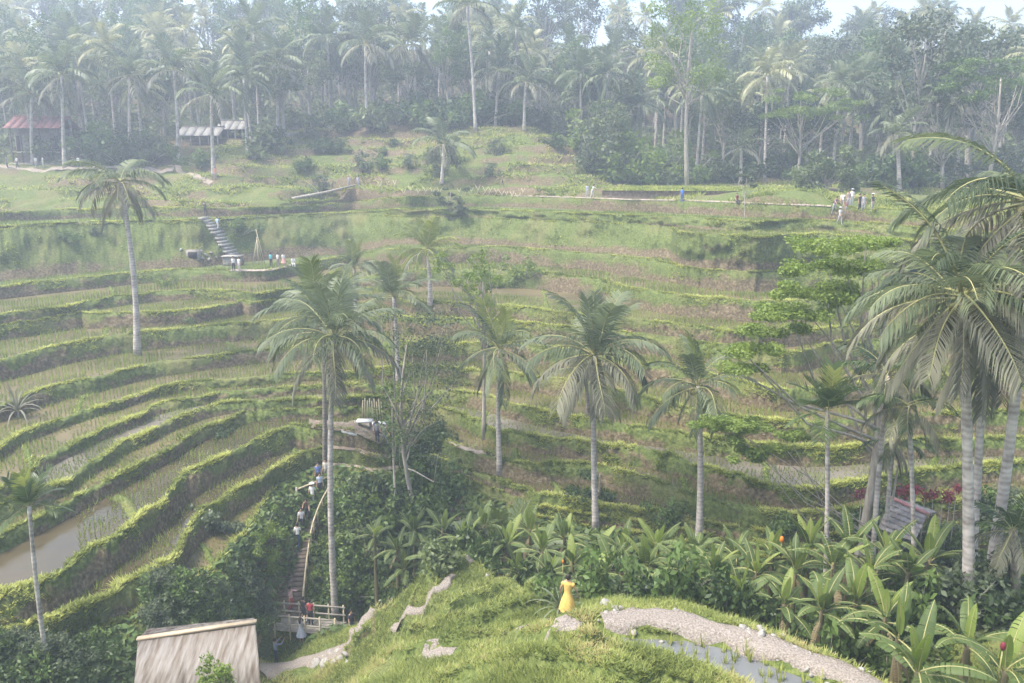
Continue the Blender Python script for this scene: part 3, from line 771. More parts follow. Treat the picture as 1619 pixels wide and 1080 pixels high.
# ------------------------------------------------------------------ palm leaves (unit length, shared by all palms)
def frond_mesh(name, e0, droop, hang, mat, nst=36, ll=.24, lw=.021, segs=2, seed=0, start=.16, sag=0.0, stiff=False):
    g = np.random.default_rng(seed)
    n = 13; s = np.linspace(0, 1, n)
    ang = R(e0) - R(droop) * s ** 1.35
    ds = 1.0 / (n - 1)
    x = np.concatenate([[0], np.cumsum(np.cos(ang[:-1]) * ds)]); z = np.concatenate([[0], np.cumsum(np.sin(ang[:-1]) * ds)])
    yb = .05 * g.standard_normal() * s ** 2 + .02 * np.sin(s * 5 + g.random() * 6)
    pts = np.stack([x, yb, z], -1)
    b = MB()
    b.tube(pts, .011 * (1 - s * .85) + .0015, 4, m=1, cap=False)
    V = []; Q = []; T = []; va = []; k = 0
    base_v = .5 + .25 * g.standard_normal()
    for sd in (-1, 1):
        for q in np.linspace(start, .985, nst):
            q = min(q + .008 * g.standard_normal(), .99)
            p = np.array([np.interp(q, s, pts[:, i]) for i in range(3)])
            a = np.interp(q, s, ang)
            fw = np.array([math.cos(a), 0, math.sin(a)]); upv = np.array([-math.sin(a), 0, math.cos(a)]); side = np.array([0, sd, 0.])
            L0 = ll * (.45 + .75 * math.sin(math.pi * min(.98, (.12 + .80 * (q - start) / (1 - start))) ) ** .7) * (.88 + .24 * g.random())
            if g.random() < .04: continue
            swp = .30 + .75 * q + .10 * g.standard_normal()
            h0 = hang * (.6 + .6 * g.random())
            d1 = side * 1.0 + fw * swp + upv * (.35 if not stiff else .55) - np.array([0, 0, h0 * .45]); d1 /= np.linalg.norm(d1)
            d2 = side * .75 + fw * (swp + .1) - np.array([0, 0, h0 * 1.7]); d2 /= np.linalg.norm(d2)
            if stiff: d2 = d1 * .9 - np.array([0, 0, h0 * .5]); d2 /= np.linalg.norm(d2)
            wv = fw * .8 + upv * .45; wv -= d1 * (wv @ d1); wv /= np.linalg.norm(wv) + 1e-6
            w = lw * (.7 + .5 * g.random())
            v_ = base_v + .16 * g.standard_normal()
            m1 = p + d1 * L0 * .48; tp = m1 + d2 * L0 * .52
            V += [p - wv * w * .35, p + wv * w * .35, m1 - wv * w * .55, m1 + wv * w * .55, tp]
            Q.append((k, k + 1, k + 3, k + 2)); T.append((k + 2, k + 3, k + 4)); va += [v_] * 5; k += 5
    b.add(V, Q, T, var=np.clip(va, 0, 1))
    return b.mesh(name, [mat, M['rachis']])
def frond_set(mats, nst=46, ll=.25, lw=.0165, stiff=False, tagn="frond", sd=0):
    E_ = [(84, 30, .25), (68, 48, .35), (50, 70, .5), (32, 80, .7), (14, 82, .9), (-6, 72, 1.1), (-32, 50, 1.2), (-58, 26, 1.3)]
    out = []
    for k, (e, d, h) in enumerate(E_):
        if stiff: d *= .62; h *= .45
        m = mats[0] if k == 0 else mats[1] if k < 5 else mats[2]
        out.append([frond_mesh(tagn, e, d, h, m, nst, ll, lw, seed=sd + k * 10 + q, stiff=stiff) for q in range(2)])
    return out
FS = {
    'coco': frond_set((M['frond'], M['frond'], M['frond_old']), sd=100),
    'lush': frond_set((M['frond_yellow'], M['frond'], M['frond']), sd=200),
    'yellow': frond_set((M['frond_yellow'], M['frond_yellow'], M['frond']), sd=300),
    'areca': frond_set((M['frond_yellow'], M['frond_dark'], M['frond_dark']), nst=32, ll=.34, lw=.028, stiff=True, sd=400),
    'dark': frond_set((M['frond_dark'], M['frond_dark'], M['frond_old']), nst=40, ll=.30, lw=.019, sd=500),
    'near': frond_set((M['frond'], M['frond'], M['frond_old']), nst=62, ll=.25, lw=.0125, sd=700),
    'far': frond_set((M['frond'], M['frond'], M['frond_old']), nst=18, ll=.27, lw=.042, sd=600),
}
cb = MB(); cb.ball((0, 0, 0), .14, 8, 6, squash=(1, 1, 1.2)); COCO = cb.mesh("coconut", M['coconut'], True)
GA = 2.39996
def trunk_mesh(top, r0, r1, bend, seed, mat, name="trunk"):
    g = np.random.default_rng(seed); n = 16; s = np.linspace(0, 1, n)
    h = top.length
    pts = np.outer(s, np.array(top)); a = g.random() * 6.28
    off = bend * h * np.sin(np.pi * s) * .5 + 0
    pts[:, 0] += off * math.cos(a); pts[:, 1] += off * math.sin(a) * .5
    rad = r1 + (r0 - r1) * np.exp(-s * 5) + (r0 - r1) * .35 * (1 - s)
    rad = rad * (1 + .04 * g.standard_normal(n))
    b = MB(); b.tube(pts, rad, 10); return b.mesh(name, mat, True)
def palm(label, crown, base, Rf, kind='coco', nf=22, seed=0, r0=.24, r1=.13, bend=.03, tm='trunk', emax=1.0, emin=0.0, coconuts=4, group=None, az0=None, name="palm_tree", wind=0.0, cat="palm tree"):
    g = random.Random(seed)
    root = empty(name, base)
    top = Vector(crown) - Vector(base)
    tm_ = trunk_mesh(top, r0, r1, bend, seed, M[tm])
    link("trunk", tm_, root)
    fs = FS[kind]
    a0 = g.random() * 6.28 if az0 is None else az0
    for k in range(nf):
        f = k / max(1, nf - 1)
        e = emin + (emax - emin) * (1 - f)         # 1 = upright, 0 = hanging
        cls = min(7, max(0, int(round((1 - e) * 7 + g.uniform(-.45, .45)))))
        sc_ = Rf * (.85 + .25 * g.random()) * (.92 if cls == 0 else 1.0) * (.9 if cls > 5 else 1.0)
        az = a0 + k * GA + g.uniform(-.25, .25)
        link("frond", fs[cls][g.randrange(2)], root, top + Vector((g.uniform(-.05, .05), g.uniform(-.05, .05), g.uniform(-.12, .1))),
             (g.uniform(-.25, .25), g.uniform(-.10, .10) + wind * math.cos(az), az), sc_)
    for k in range(coconuts):
        a = g.random() * 6.28
        link("coconut", COCO, root, top + Vector((math.cos(a) * .25, math.sin(a) * .25, -.25 - .2 * g.random())), (g.random(), g.random(), 0), .8 + .4 * g.random())
    tag(root, label, cat, group)
    return root

def pl(label, cpx, cpy, bpx, bpy_, d, Rpx, **kw):
    if d is None or d == 'hit':
        q = ground_hit(bpx, bpy_, 40 if d is None else 24); d = q.y / float(uY(bpy_))
    q = P(bpx, cpy if bpy_ is None else bpy_, d)
    hz_ = H(q.x, q.y); b = Vector((q.x, q.y, hz_ if bpy_ is None or abs(hz_ - q.z) < 4 else min(q.z, hz_)))
    b.z -= .15
    dc = q.y / float(uY(cpy)); c = P(cpx, cpy, dc)      # crown straight above the foot
    return palm(label, c, b, Rpx / F * dc, **kw)

pl("tallest coconut palm with pale straight trunk beside the bamboo bridge", 528, 535, 531, 988, 48, 122, nf=26, seed=1, r0=.22, r1=.14, coconuts=6)
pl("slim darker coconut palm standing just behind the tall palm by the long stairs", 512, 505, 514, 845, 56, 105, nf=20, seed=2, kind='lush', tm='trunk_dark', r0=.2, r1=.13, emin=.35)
pl("lone leaning coconut palm with drooping grey fronds on the left terraces", 190, 288, 217, 563, None, 84, nf=20, seed=3, r0=.3, r1=.17, bend=.05, emax=.72, kind='coco', coconuts=3)
pl("yellowish young coconut palm high on the middle terraces", 676, 396, 680, 482, None, 62, nf=16, seed=4, kind='yellow', emin=.25, r0=.25, r1=.16)
pl("bushy coconut palm with upright fronds just right of the tallest palm", 622, 470, 626, None, 62, 72, nf=16, seed=5, kind='lush', emin=.4, coconuts=0)
pl("small hazy coconut palm behind the tallest palm near the upper path", 560, 425, 562, None, 74, 52, nf=14, seed=6, kind='lush', emin=.3, coconuts=0)
pl("slender coconut palm with upright green centre fronds in the middle of the valley", 790, 552, 790, 748, None, 92, nf=18, seed=7, r0=.2, r1=.13, kind='lush', coconuts=5)
pl("broad shaggy coconut palm with grey hanging fronds right of the slender middle palm", 940, 562, 942, 838, None, 122, nf=28, seed=8, r0=.22, r1=.14, coconuts=8)
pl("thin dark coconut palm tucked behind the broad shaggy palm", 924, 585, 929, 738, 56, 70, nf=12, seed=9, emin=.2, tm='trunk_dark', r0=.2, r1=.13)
pl("coconut palm with fan of upright fronds and pale trunk above the banana plants", 1103, 610, 1104, 868, None, 100, nf=19, seed=10, kind='lush', r0=.22, r1=.14)
pl("large coconut palm with thick pale trunk and drooping crown at the right", 1520, 468, 1532, 975, 28, 200, nf=32, seed=11, r0=.23, r1=.15, kind='near', emax=.8, coconuts=9)
pl("coconut palm with brownish trunk directly behind the thick palm at the right", 1562, 500, 1548, 905, 32, 190, nf=22, seed=12, kind='near', r0=.19, r1=.13, tm='trunk', emax=.7)
pl("coconut palm at the right edge whose long fronds reach into the top right corner", 1632, 318, 1650, None, 26, 215, nf=24, seed=13, kind='near', r0=.22, r1=.15, emax=.68, az0=.4)
pl("green areca palm with stiff leaves left of the thick right palm", 1308, 648, 1316, 866, 36, 72, nf=15, seed=14, kind='areca', r0=.13, r1=.09, coconuts=0, emin=.3)
pl("small areca palm on a thin trunk at the left edge in front of the pond", 46, 800, 77, 1066, 'hit', 60, nf=17, seed=15, kind='areca', r0=.11, r1=.08, coconuts=0, emin=.3, tm='trunk')
pl("dark palm with hanging old leaves behind the green areca palm", 1405, 590, 1396, 872, 37, 92, nf=16, seed=16, kind='dark', r0=.15, r1=.11, coconuts=0, emax=.7)
pl("thin leaning palm in front of the small thatched hut", 1436, 640, 1466, 868, 35, 75, nf=12, seed=17, kind='dark', r0=.14, r1=.09, bend=.03, coconuts=0, emax=.65)
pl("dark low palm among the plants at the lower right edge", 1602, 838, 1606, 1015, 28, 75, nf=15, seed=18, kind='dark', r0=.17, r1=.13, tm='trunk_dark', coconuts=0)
pl("slim palm with pale trunk between the two hut palms", 1412, 700, 1408, 880, 38, 62, nf=10, seed=20, kind='dark', r0=.13, r1=.1, coconuts=0, emax=.6)
b_ = foot_at(795, 822, 45)
palm("trunkless young coconut palm with upright fronds rising from the gully bushes", b_ + Vector((0, 0, 2.3)), b_, 4.6, kind='lush', nf=13, seed=19, emin=.5, r0=.3, r1=.25, coconuts=0)

# palms on and in front of the hill behind
def far_pl(label, cpx, cpy, bpx, bpy_, Rpx, seed, d=None, **kw):
    q = ground_hit(bpx, bpy_, 60) if d is None else foot_at(bpx, bpy_, d)
    dd = q.y / float(uY(bpy_))
    kw.setdefault('kind', 'far')
    dd = q.y / float(uY(cpy))
    palm(label, P(cpx, cpy, dd), q - Vector((0, 0, .2)), Rpx / F * dd, seed=seed, coconuts=0, r0=.3, r1=.2, **kw)
far_pl("short curved palm with feathery pale fronds on the hill above the middle terraces", 702, 228, 698, 289, 56, 30, nf=13, emin=.25, bend=.12)
far_pl("tall palm with straight pale trunk standing on the grassy knoll", 652, 70, 658, 192, 58, 31, nf=17, emin=.15)
far_pl("very tall leaning palm trunk right of the knoll reaching the top edge", 738, 10, 752, 208, 55, 32, nf=15, emin=.2, bend=.03)
far_pl("palm with spreading crown left of the knoll top", 578, 70, 582, 205, 60, 33, nf=16, emin=.15)
far_pl("palm on the slope behind the two pavilions", 436, 100, 438, 226, 56, 34, nf=16, emin=.15)
far_pl("palm with trunk standing in front of the pavilions", 334, 150, 338, 280, 55, 35, nf=16, emin=.15)
far_pl("palm left of the pavilions with trunk by the pale path", 275, 110, 282, 255, 58, 36, nf=16, emin=.15)
far_pl("palm with bushy crown right of the knoll", 790, 110, 783, 200, 55, 37, nf=17, emin=.1)
far_pl("slim palm at the right foot of the knoll", 832, 130, 829, 205, 48, 38, nf=15, emin=.2)
far_pl("palm over the red roofed house", 50, 150, 52, 262, 62, 39, nf=17, emin=.15)
far_pl("palm beside the right end of the red roofed house", 98, 120, 102, 266, 60, 40, nf=17, emin=.15)
far_pl("palm standing alone behind the crowd at the right end of the field", 1417, 212, 1421, 316, 50, 41, nf=16, emin=.1, d=95)
far_pl("stocky palm at the back of the bright green field", 1172, 235, 1171, 290, 36, 42, nf=14, emin=.2, d=110)
far_pl("pale palm leaning over the lit bushes beyond the field", 935, 165, 918, 232, 52, 43, nf=16, emin=.1, d=130)
far_pl("palm at the left edge above the house", -15, 120, -8, 260, 66, 44, nf=16, emin=.15)
far_pl("palm between the house and the pavilions", 205, 120, 208, 262, 60, 45, nf=16, emin=.15)

# ------------------------------------------------------------------ broadleaf trees
def leaf_quads(cent, n, rad, ls, g, flatv=1.0, upb=.5, asp=.5):
    """n small leaves in a clump round cent"""
    u = g.standard_normal((n, 3)); u /= np.linalg.norm(u, axis=1)[:, None] + 1e-9
    r = rad * g.random(n) ** .4
    p = cent + u * r[:, None] * np.array([1, 1, flatv])
    nn = g.standard_normal((n, 3)) + np.array([0, 0, upb]) + u * .5; nn /= np.linalg.norm(nn, axis=1)[:, None]
    a = np.cross(nn, g.standard_normal((n, 3))); a /= np.linalg.norm(a, axis=1)[:, None] + 1e-9
    c = np.cross(nn, a); s = ls * (.6 + .8 * g.random(n))[:, None]
    V = np.stack([p - a * s * .5, p + c * s * asp * .5, p + a * s * .5, p - c * s * asp * .5], 1).reshape(-1, 3)
    Q = np.arange(n * 4).reshape(-1, 4)
    return V, Q
def crown_mesh(name, clumps, nleaf, crad, ls, seed, mat, flatv=1.0, upb=.5, asp=.5):
    g = np.random.default_rng(seed); b = MB()
    for c in clumps:
        k = .75 + .5 * g.random()
        V, Q = leaf_quads(np.array(c), int(nleaf * k), crad * k, ls, g, flatv, upb, asp)
        v = np.repeat(np.clip(.5 + .22 * g.standard_normal() + .14 * g.standard_normal(len(Q)), 0, 1), 4)
        b.add(V, Q, var=v)
    return b.mesh(name, mat)
def limbs_mesh(name, height, r0, clumps, seed, mat, every=2, fork=.35):
    g = np.random.default_rng(seed); b = MB()
    n = 8; s = np.linspace(0, 1, n); w = g.standard_normal(2) * .04 * height
    tr = np.stack([w[0] * np.sin(s * 2.6), w[1] * np.sin(s * 3.1), s * height], -1)
    b.tube(tr, r0 * (1.15 - .85 * s) + .01, 8)
    for c in clumps[::every]:
        c = np.array(c); q = fork + (1 - fork) * .75 * np.clip(c[2] / height - .25, .0, 1) * g.random()
        p0 = np.array([np.interp(q, s, tr[:, i]) for i in range(3)])
        mid = p0 * .5 + c * .5 + np.array([0, 0, -.06 * height * g.random()]) + g.standard_normal(3) * .03 * height
        b.tube([p0, p0 * .7 + mid * .3 + g.standard_normal(3) * .01 * height, mid, mid * .4 + c * .6, c], np.array([.42, .34, .26, .17, .07]) * r0, 5)
    return b.mesh(name, mat, True)
def ell_clumps(n, rx, rz, cz, seed, shell=.6):
    g = np.random.default_rng(seed); o = []
    for k in range(n):
        u = g.standard_normal(3); u /= np.linalg.norm(u); r = (shell + (1 - shell) * g.random()) * (1 + .22 * g.standard_normal())
        o.append((u[0] * rx * r, u[1] * rx * r, cz + u[2] * rz * r))
    return o
# forest tree kinds: (trunk mesh, crown mesh), unit-free sizes in metres
FT = []
for k, (h, rx, rz, mt, nc, nl_, cr, ls, fl) in enumerate([
        (10, 3.6, 3.2, 'leaf_forest', 34, 70, 1.2, .50, .9), (12, 3.2, 4.6, 'leaf', 36, 70, 1.15, .46, 1.0), (9, 4.2, 2.4, 'leaf_forest', 32, 75, 1.2, .42, .55),
        (13, 4.4, 3.8, 'leaf_grey', 36, 72, 1.3, .44, .8), (8, 3.2, 3.0, 'leaf_dark', 30, 75, 1.2, .48, .9)]):
    cl = ell_clumps(nc, rx, rz, h, 700 + k)
    FT.append((limbs_mesh("trunk", h, .26, cl, 720 + k, M['bark'], 2), crown_mesh("crown", cl, nl_, cr, ls, 740 + k, M[mt], fl)))
def ftree(kind, pos, s, label, group=None, cat="tree", name="broadleaf_tree"):
    root = empty(name, pos, rnd.random() * 6.28)
    a, b = FT[kind]
    sx = s * rnd.uniform(.9, 1.1)
    link("trunk", a, root, scale=(sx, sx, s)); link("crown", b, root, scale=(sx, sx, s))
    return tag(root, label, cat, group)
# far palms: a trunk and a crown of leaves
FPC = []
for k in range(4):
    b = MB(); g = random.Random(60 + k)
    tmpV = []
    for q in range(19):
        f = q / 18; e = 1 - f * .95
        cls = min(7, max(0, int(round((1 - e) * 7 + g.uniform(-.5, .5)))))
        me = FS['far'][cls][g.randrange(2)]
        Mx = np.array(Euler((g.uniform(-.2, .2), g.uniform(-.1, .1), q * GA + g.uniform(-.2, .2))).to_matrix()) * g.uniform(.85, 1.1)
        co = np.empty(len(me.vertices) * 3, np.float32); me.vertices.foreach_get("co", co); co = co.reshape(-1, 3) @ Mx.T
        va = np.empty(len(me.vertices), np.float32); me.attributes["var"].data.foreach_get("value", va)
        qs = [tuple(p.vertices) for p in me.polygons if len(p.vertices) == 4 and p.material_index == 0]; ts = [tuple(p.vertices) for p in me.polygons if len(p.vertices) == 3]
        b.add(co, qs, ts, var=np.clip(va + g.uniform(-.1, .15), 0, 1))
    FPC.append(b.mesh("crown", [M['frond'] if k % 2 else M['frond_sunlit_tint']]))
FTR = []
for k in range(3):
    FTR.append(trunk_mesh(Vector((.6 * (k - 1), .2, 10)), .26, .17, .03, 80 + k, M['trunk']))
def fpalm(pos, h, Rf, label, group):
    root = empty("palm_tree", pos, rnd.random() * 6.28)
    k = rnd.randrange(3)
    link("trunk", FTR[k], root, scale=(1, 1, h / 10))
    link("crown", FPC[rnd.randrange(4)], root, (.6 * (k - 1), .2, h), scale=Rf)
    return tag(root, label, "palm tree", group)

# fill the forest wall
placed = []
def free(x, y, r):
    for a, b2, c in placed:
        if (a - x) ** 2 + (b2 - y) ** 2 < (r + c) ** 2 * .25: return False
    placed.append((x, y, r)); return True
nfp = nft = 0
tries = 0
while tries < 9000 and nft < 440:
    tries += 1
    px = rnd.uniform(-230, 1850); d = 120 + 100 * rnd.random() ** 1.1
    if px < 480: d += 6
    if 480 < px < 900 and d < 140: continue
    if px > 1330: d -= 22 * rnd.random()
    if (-20 < px < 140 and d < 127) or (270 < px < 400 and d < 137): continue
    x = (px - CX) / F * d; y = d * .985
    if not free(x, y, 3.2): continue
    z = H(x, y)
    nft += 1
    zx = [(80, "over the red roofed house"), (250, "right of the red roofed house"), (420, "above the pavilions"), (560, "left of the grassy knoll"), (700, "behind the grassy knoll"), (900, "right of the grassy knoll"), (1080, "above the field's left half"), (1280, "above the field's right half"), (1450, "above the crowd beyond the field"), (9999, "in the top right corner")]
    zone = next(nm for lim_, nm in zx if px < lim_); row_ = "front" if d < 142 else "middle" if d < 172 else "back"
    if rnd.random() < .5:
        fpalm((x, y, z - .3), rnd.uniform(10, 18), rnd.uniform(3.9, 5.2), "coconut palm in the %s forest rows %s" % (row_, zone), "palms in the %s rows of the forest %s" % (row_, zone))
    else:
        kd = rnd.randrange(5); look = ("rounded", "tall oval", "flat crowned", "grey green spreading", "dark dense")[kd]
        ftree(kd, (x, y, z - .3), rnd.uniform(.85, 1.35), "%s tree in the %s forest rows %s" % (look, row_, zone), "%s trees in the %s rows %s" % (look, row_, zone))
# undergrowth at the forest foot
SB = []
for k, (mt, ls, n) in enumerate([('leaf', .26, 60), ('leaf_bright', .22, 60), ('leaf_dark', .24, 64), ('leaf_forest', .24, 60), ('leaf_grey', .18, 70)]):
    g = np.random.default_rng(800 + k)
    cl = [(g.normal() * .62, g.normal() * .62, .45 + .5 * abs(g.normal())) for _ in range(17)]
    b = MB()
    for c in cl[:9]: b.tube([(0, 0, 0), (c[0] * .5, c[1] * .5, c[2] * .6), c], [.03, .022, .01], 4)
    SB.append((b.mesh("stem", M['bark']), crown_mesh("foliage", cl, n, .5, ls, 820 + k, M[mt], .8)))
def shrub(kind, pos, s, label, group=None, cat="shrub", name="shrub", sz=None):
    root = empty(name, pos, rnd.random() * 6.28)
    a, b = SB[kind]; q = (s, s, s if sz is None else sz)
    link("stem", a, root, scale=q); link("foliage", b, root, scale=q)
    return tag(root, label, cat, group)
k = 0
while k < 105:
    px = rnd.uniform(-150, 1750)
    deep = 34 * rnd.random() if k > 110 else 0
    if px < 480: d = rnd.uniform(121, 132) + deep
    elif px < 930: d = rnd.uniform(136, 146) + deep
    else: d = rnd.uniform(119, 132) - (18 if px > 1350 else 0) + deep
    if (-20 < px < 140 and d < 127) or (270 < px < 400 and d < 137): continue
    x = (px - CX) / F * d; y = d * .985
    zx = [(150, "behind the red roofed house"), (420, "around the pavilions"), (620, "left on the grassy knoll"), (900, "right on the grassy knoll"), (1100, "behind the field's left half"), (1300, "behind the field's right half"), (9999, "behind the crowd at the right")]
    zone = next(nm for lim_, nm in zx if px < lim_); kd = rnd.choice((0, 3, 3, 4, 2)); look = ("green", "", "dark", "pale green", "greyish")[kd]
    shrub(kd, (x, y, H(x, y) - .3), rnd.uniform(1.8, 3.4), "%s bush at the foot of the forest %s" % (look, zone), "%s bushes at the forest foot %s" % (look, zone))
    k += 1
for px, py, d, s in [(950, 262, 116, 3.2), (985, 262, 116, 3.6), (1020, 262, 116, 3.4), (1055, 266, 116, 3.2), (970, 240, 122, 4.2), (1010, 240, 122, 4.4), (1050, 240, 122, 4.0), (930, 240, 122, 3.4), (1090, 262, 117, 2.6)]:  # patch of sunlight on these bushes is put into the brighter leaf colour
    shrub(1, foot_at(px, py, d), s, "sunlit yellow green bush behind the bright green field", "sunlit bushes behind the field")
# dense undergrowth between the forest trunks
g = np.random.default_rng(77); n = 70000
tx = g.uniform(-.85, .85, n); hy = 122 + 95 * g.random(n); hx = tx * hy
k = ~((hy < 138) & (tx > -.28) & (tx < .07)) & ~((hy < 131) & (tx > .07) & (tx < .42)) & ~((hy < 126) & (tx < -.52)) & ~((hy < 136) & (tx > -.44) & (tx < -.33)); hx = hx[k]; hy = hy[k]; n = len(hx)
pz = Hback(hx, hy) + np.clip(2.2 + 3.5 * fbm(hx / 4, hy / 4, 141), .2, 5) * g.random(n) ** .7
nn = g.standard_normal((n, 3)) * .7 + np.array([0, -.3, .8]); nn /= np.linalg.norm(nn, axis=1)[:, None]
a = np.cross(nn, g.standard_normal((n, 3))); a /= np.linalg.norm(a, axis=1)[:, None]; c = np.cross(nn, a); s_ = (.3 + .45 * g.random(n))[:, None]
pp = np.stack([hx, hy, pz], -1); b = MB()
b.add(np.stack([pp - a * s_, pp + c * s_ * .5, pp + a * s_, pp - c * s_ * .5], 1).reshape(-1, 3), np.arange(n * 4).reshape(-1, 4), var=np.repeat(np.clip(.5 + .8 * fbm(hx / 3, hy / 3, 143) + .2 * g.standard_normal(n), 0, 1), 4))
tag(link("undergrowth", b.mesh("undergrowth", M['leaf_forest'])), "dense undergrowth filling the ground between the forest trunks", "undergrowth", kind="stuff")
# trees one can pick out in front of the forest
def tall_tree(label, px, py_base, d, h, clumps, crown_mat, nleaf, crad, ls, seed, r0=.22, flatv=.5, trunk='bark', fork=.3, every=1, hitz=None, name="broadleaf_tree", upb=.5, asp=.5):
    q = foot_at(px, py_base, d)
    root = empty(name, q - Vector((0, 0, .2)))
    link("trunk", limbs_mesh("trunk", h, r0, clumps, seed, M[trunk], every, fork), root)
    link("crown", crown_mesh("crown", clumps, nleaf, crad, ls, seed + 1, M[crown_mat], flatv, upb, asp), root)
    return tag(root, label, "tree")
def rel(px, py, d, ddy=0.0, root=None):
    q = P(px, py, d); return q
def tree_px(label, bpx, bpy_, d, targets, crown_mat, nleaf, crad, ls, seed, spread=1, **kw):
    if crown_mat != 'leaf_bright' and seed not in (923, 925): nleaf = int(nleaf * 2.2); ls = ls * 1.25
    """crown clumps given as photo points (px, py, depth offset)"""
    q = foot_at(bpx, bpy_, d); g = np.random.default_rng(seed)
    cl = []
    for px, py, dd in targets:
        c = P(px, py, (q.y + dd) / float(uY(py))) - q
        cl.append(tuple(c))
    h = max(c[2] for c in cl) * .86
    return tall_tree(label, bpx, bpy_, d, h, cl, crown_mat, nleaf, crad, ls, seed, **kw)
g_ = random.Random(5)
def cloud(x0, x1, y0, y1, n, dd=2.0):
    return [(g_.uniform(x0, x1), g_.uniform(y0, y1), g_.uniform(-dd, dd)) for _ in range(n)]
tree_px("tall airy tree with straight white trunk beyond the bright green field", 1087, 287, 109, cloud(1030, 1140, 5, 130, 34, 4), 'leaf_bright', 130, 1.5, .40, 901, r0=.3, flatv=.7, every=2, fork=.45)
tree_px("flat topped feathery tree over the forest edge right of the white trunk tree", 1262, 285, 112, cloud(1200, 1365, 140, 185, 40, 3), 'leaf_bright', 150, 1.2, .30, 903, r0=.22, flatv=.35, every=2, fork=.3)
tree_px("pale green bushy tree with many stems at the right end of the field", 1305, 320, 92, cloud(1260, 1355, 232, 300, 40, 2.5), 'leaf_forest', 70, .8, .26, 905, r0=.16, flatv=.8, every=2, fork=.1)
tree_px("flat feathery tree at the right edge below the forest", 1560, 300, 98, cloud(1480, 1640, 90, 160, 40, 3), 'leaf', 70, 1.2, .28, 907, r0=.25, flatv=.35, every=2)
tree_px("bare branched pale tree at the right in front of the forest", 1490, 300, 100, cloud(1440, 1540, 150, 215, 20, 3), 'leaf_grey', 40, 1.0, .28, 909, r0=.24, flatv=.4, every=1, fork=.2)
tree_px("dense dark tree behind the curved palm on the hill", 715, 262, 116, cloud(690, 735, 215, 275, 16, 1.5), 'leaf_dark', 80, .8, .28, 911, r0=.14)
tree_px("small grey green tree on the top terrace in the middle", 715, 355, 96, cloud(688, 738, 295, 350, 22, 1.2), 'leaf_grey', 70, .55, .2, 913, r0=.09, fork=.1)
tree_px("pair of thin saplings standing on the field edge", 1180, 322, 78, cloud(1165, 1192, 262, 296, 8, .5), 'leaf_grey', 45, .35, .16, 915, r0=.05)

# middle trees
tree_px("wispy tree with thin white branches left of the slender middle palm", 765, 735, 56, cloud(690, 790, 395, 445, 16, 2) + cloud(720, 775, 445, 480, 6, 1), 'leaf_bright', 80, .6, .2, 921, r0=.13, flatv=.5, fork=.55, trunk='bark')
tree_px("tall grey green feathery tree between the tallest palm and the slender palm", 664, 790, 52, cloud(600, 720, 490, 540, 22, 1.8) + cloud(620, 725, 540, 640, 30, 1.8) + cloud(630, 700, 640, 720, 14, 1.2), 'leaf_grey', 75, .85, .17, 923, r0=.15, flatv=.7, every=4, fork=.35)
tree_px("slim dark tree in front of the seating platform", 628, 800, 52, cloud(600, 650, 600, 720, 18, 1.2), 'leaf', 60, .75, .18, 925, r0=.1, flatv=.6, every=4, fork=.4)
tiers = [(1260, 1420, 372, 392), (1240, 1390, 405, 425), (1230, 1350, 440, 462), (1200, 1330, 478, 496), (1300, 1380, 455, 475), (1180, 1280, 508, 522), (1150, 1230, 540, 556), (1140, 1210, 570, 582)]
cl = []
for a in tiers: cl += cloud(*a, max(6, int((a[1] - a[0]) / 6)), 2.2)
tree_px("spreading bright green tree with layered branches left of the thick right palm", 1352, 868, 41, cl, 'leaf_bright', 170, .56, .165, 927, r0=.24, flatv=.42, every=11, fork=.45, upb=1.0)
cl = cloud(1092, 1190, 655, 676, 20, 1.4) + cloud(1140, 1270, 663, 692, 22, 1.4) + cloud(1150, 1240, 700, 722, 14, 1.2)
tree_px("low leaning tree with bright green flat sprays and bare pale branches", 1405, 880, 39, cl, 'leaf_bright', 170, .42, .15, 929, r0=.10, flatv=.4, every=8, fork=.1, upb=1.0)
tree_px("round dark green citrus bush standing before the lowest right terrace", 1182, 860, 47, cloud(1152, 1212, 785, 860, 26, 1.0), 'leaf_dark', 75, .42, .17, 931, r0=.07, fork=.1, every=2)
tree_px("dark leafy bush covered with creepers beside the broad shaggy palm", 945, 850, 49, cloud(905, 965, 745, 840, 24, 1.0), 'leaf_dark', 75, .5, .17, 933, r0=.07, fork=.1, every=3)
tree_px("dark round bush right of the broad shaggy palm trunk", 1000, 845, 49, cloud(970, 1035, 785, 835, 20, 1.0), 'leaf_dark', 75, .5, .17, 935, r0=.07, fork=.1, every=3)
tree_px("leafy grey green tree rising from the bushes left of the long stairs", 345, 960, 47, cloud(305, 375, 800, 880, 24, 1.2) + cloud(330, 400, 870, 930, 16, 1), 'leaf_grey', 75, .5, .2, 937, r0=.1, fork=.15, every=3)

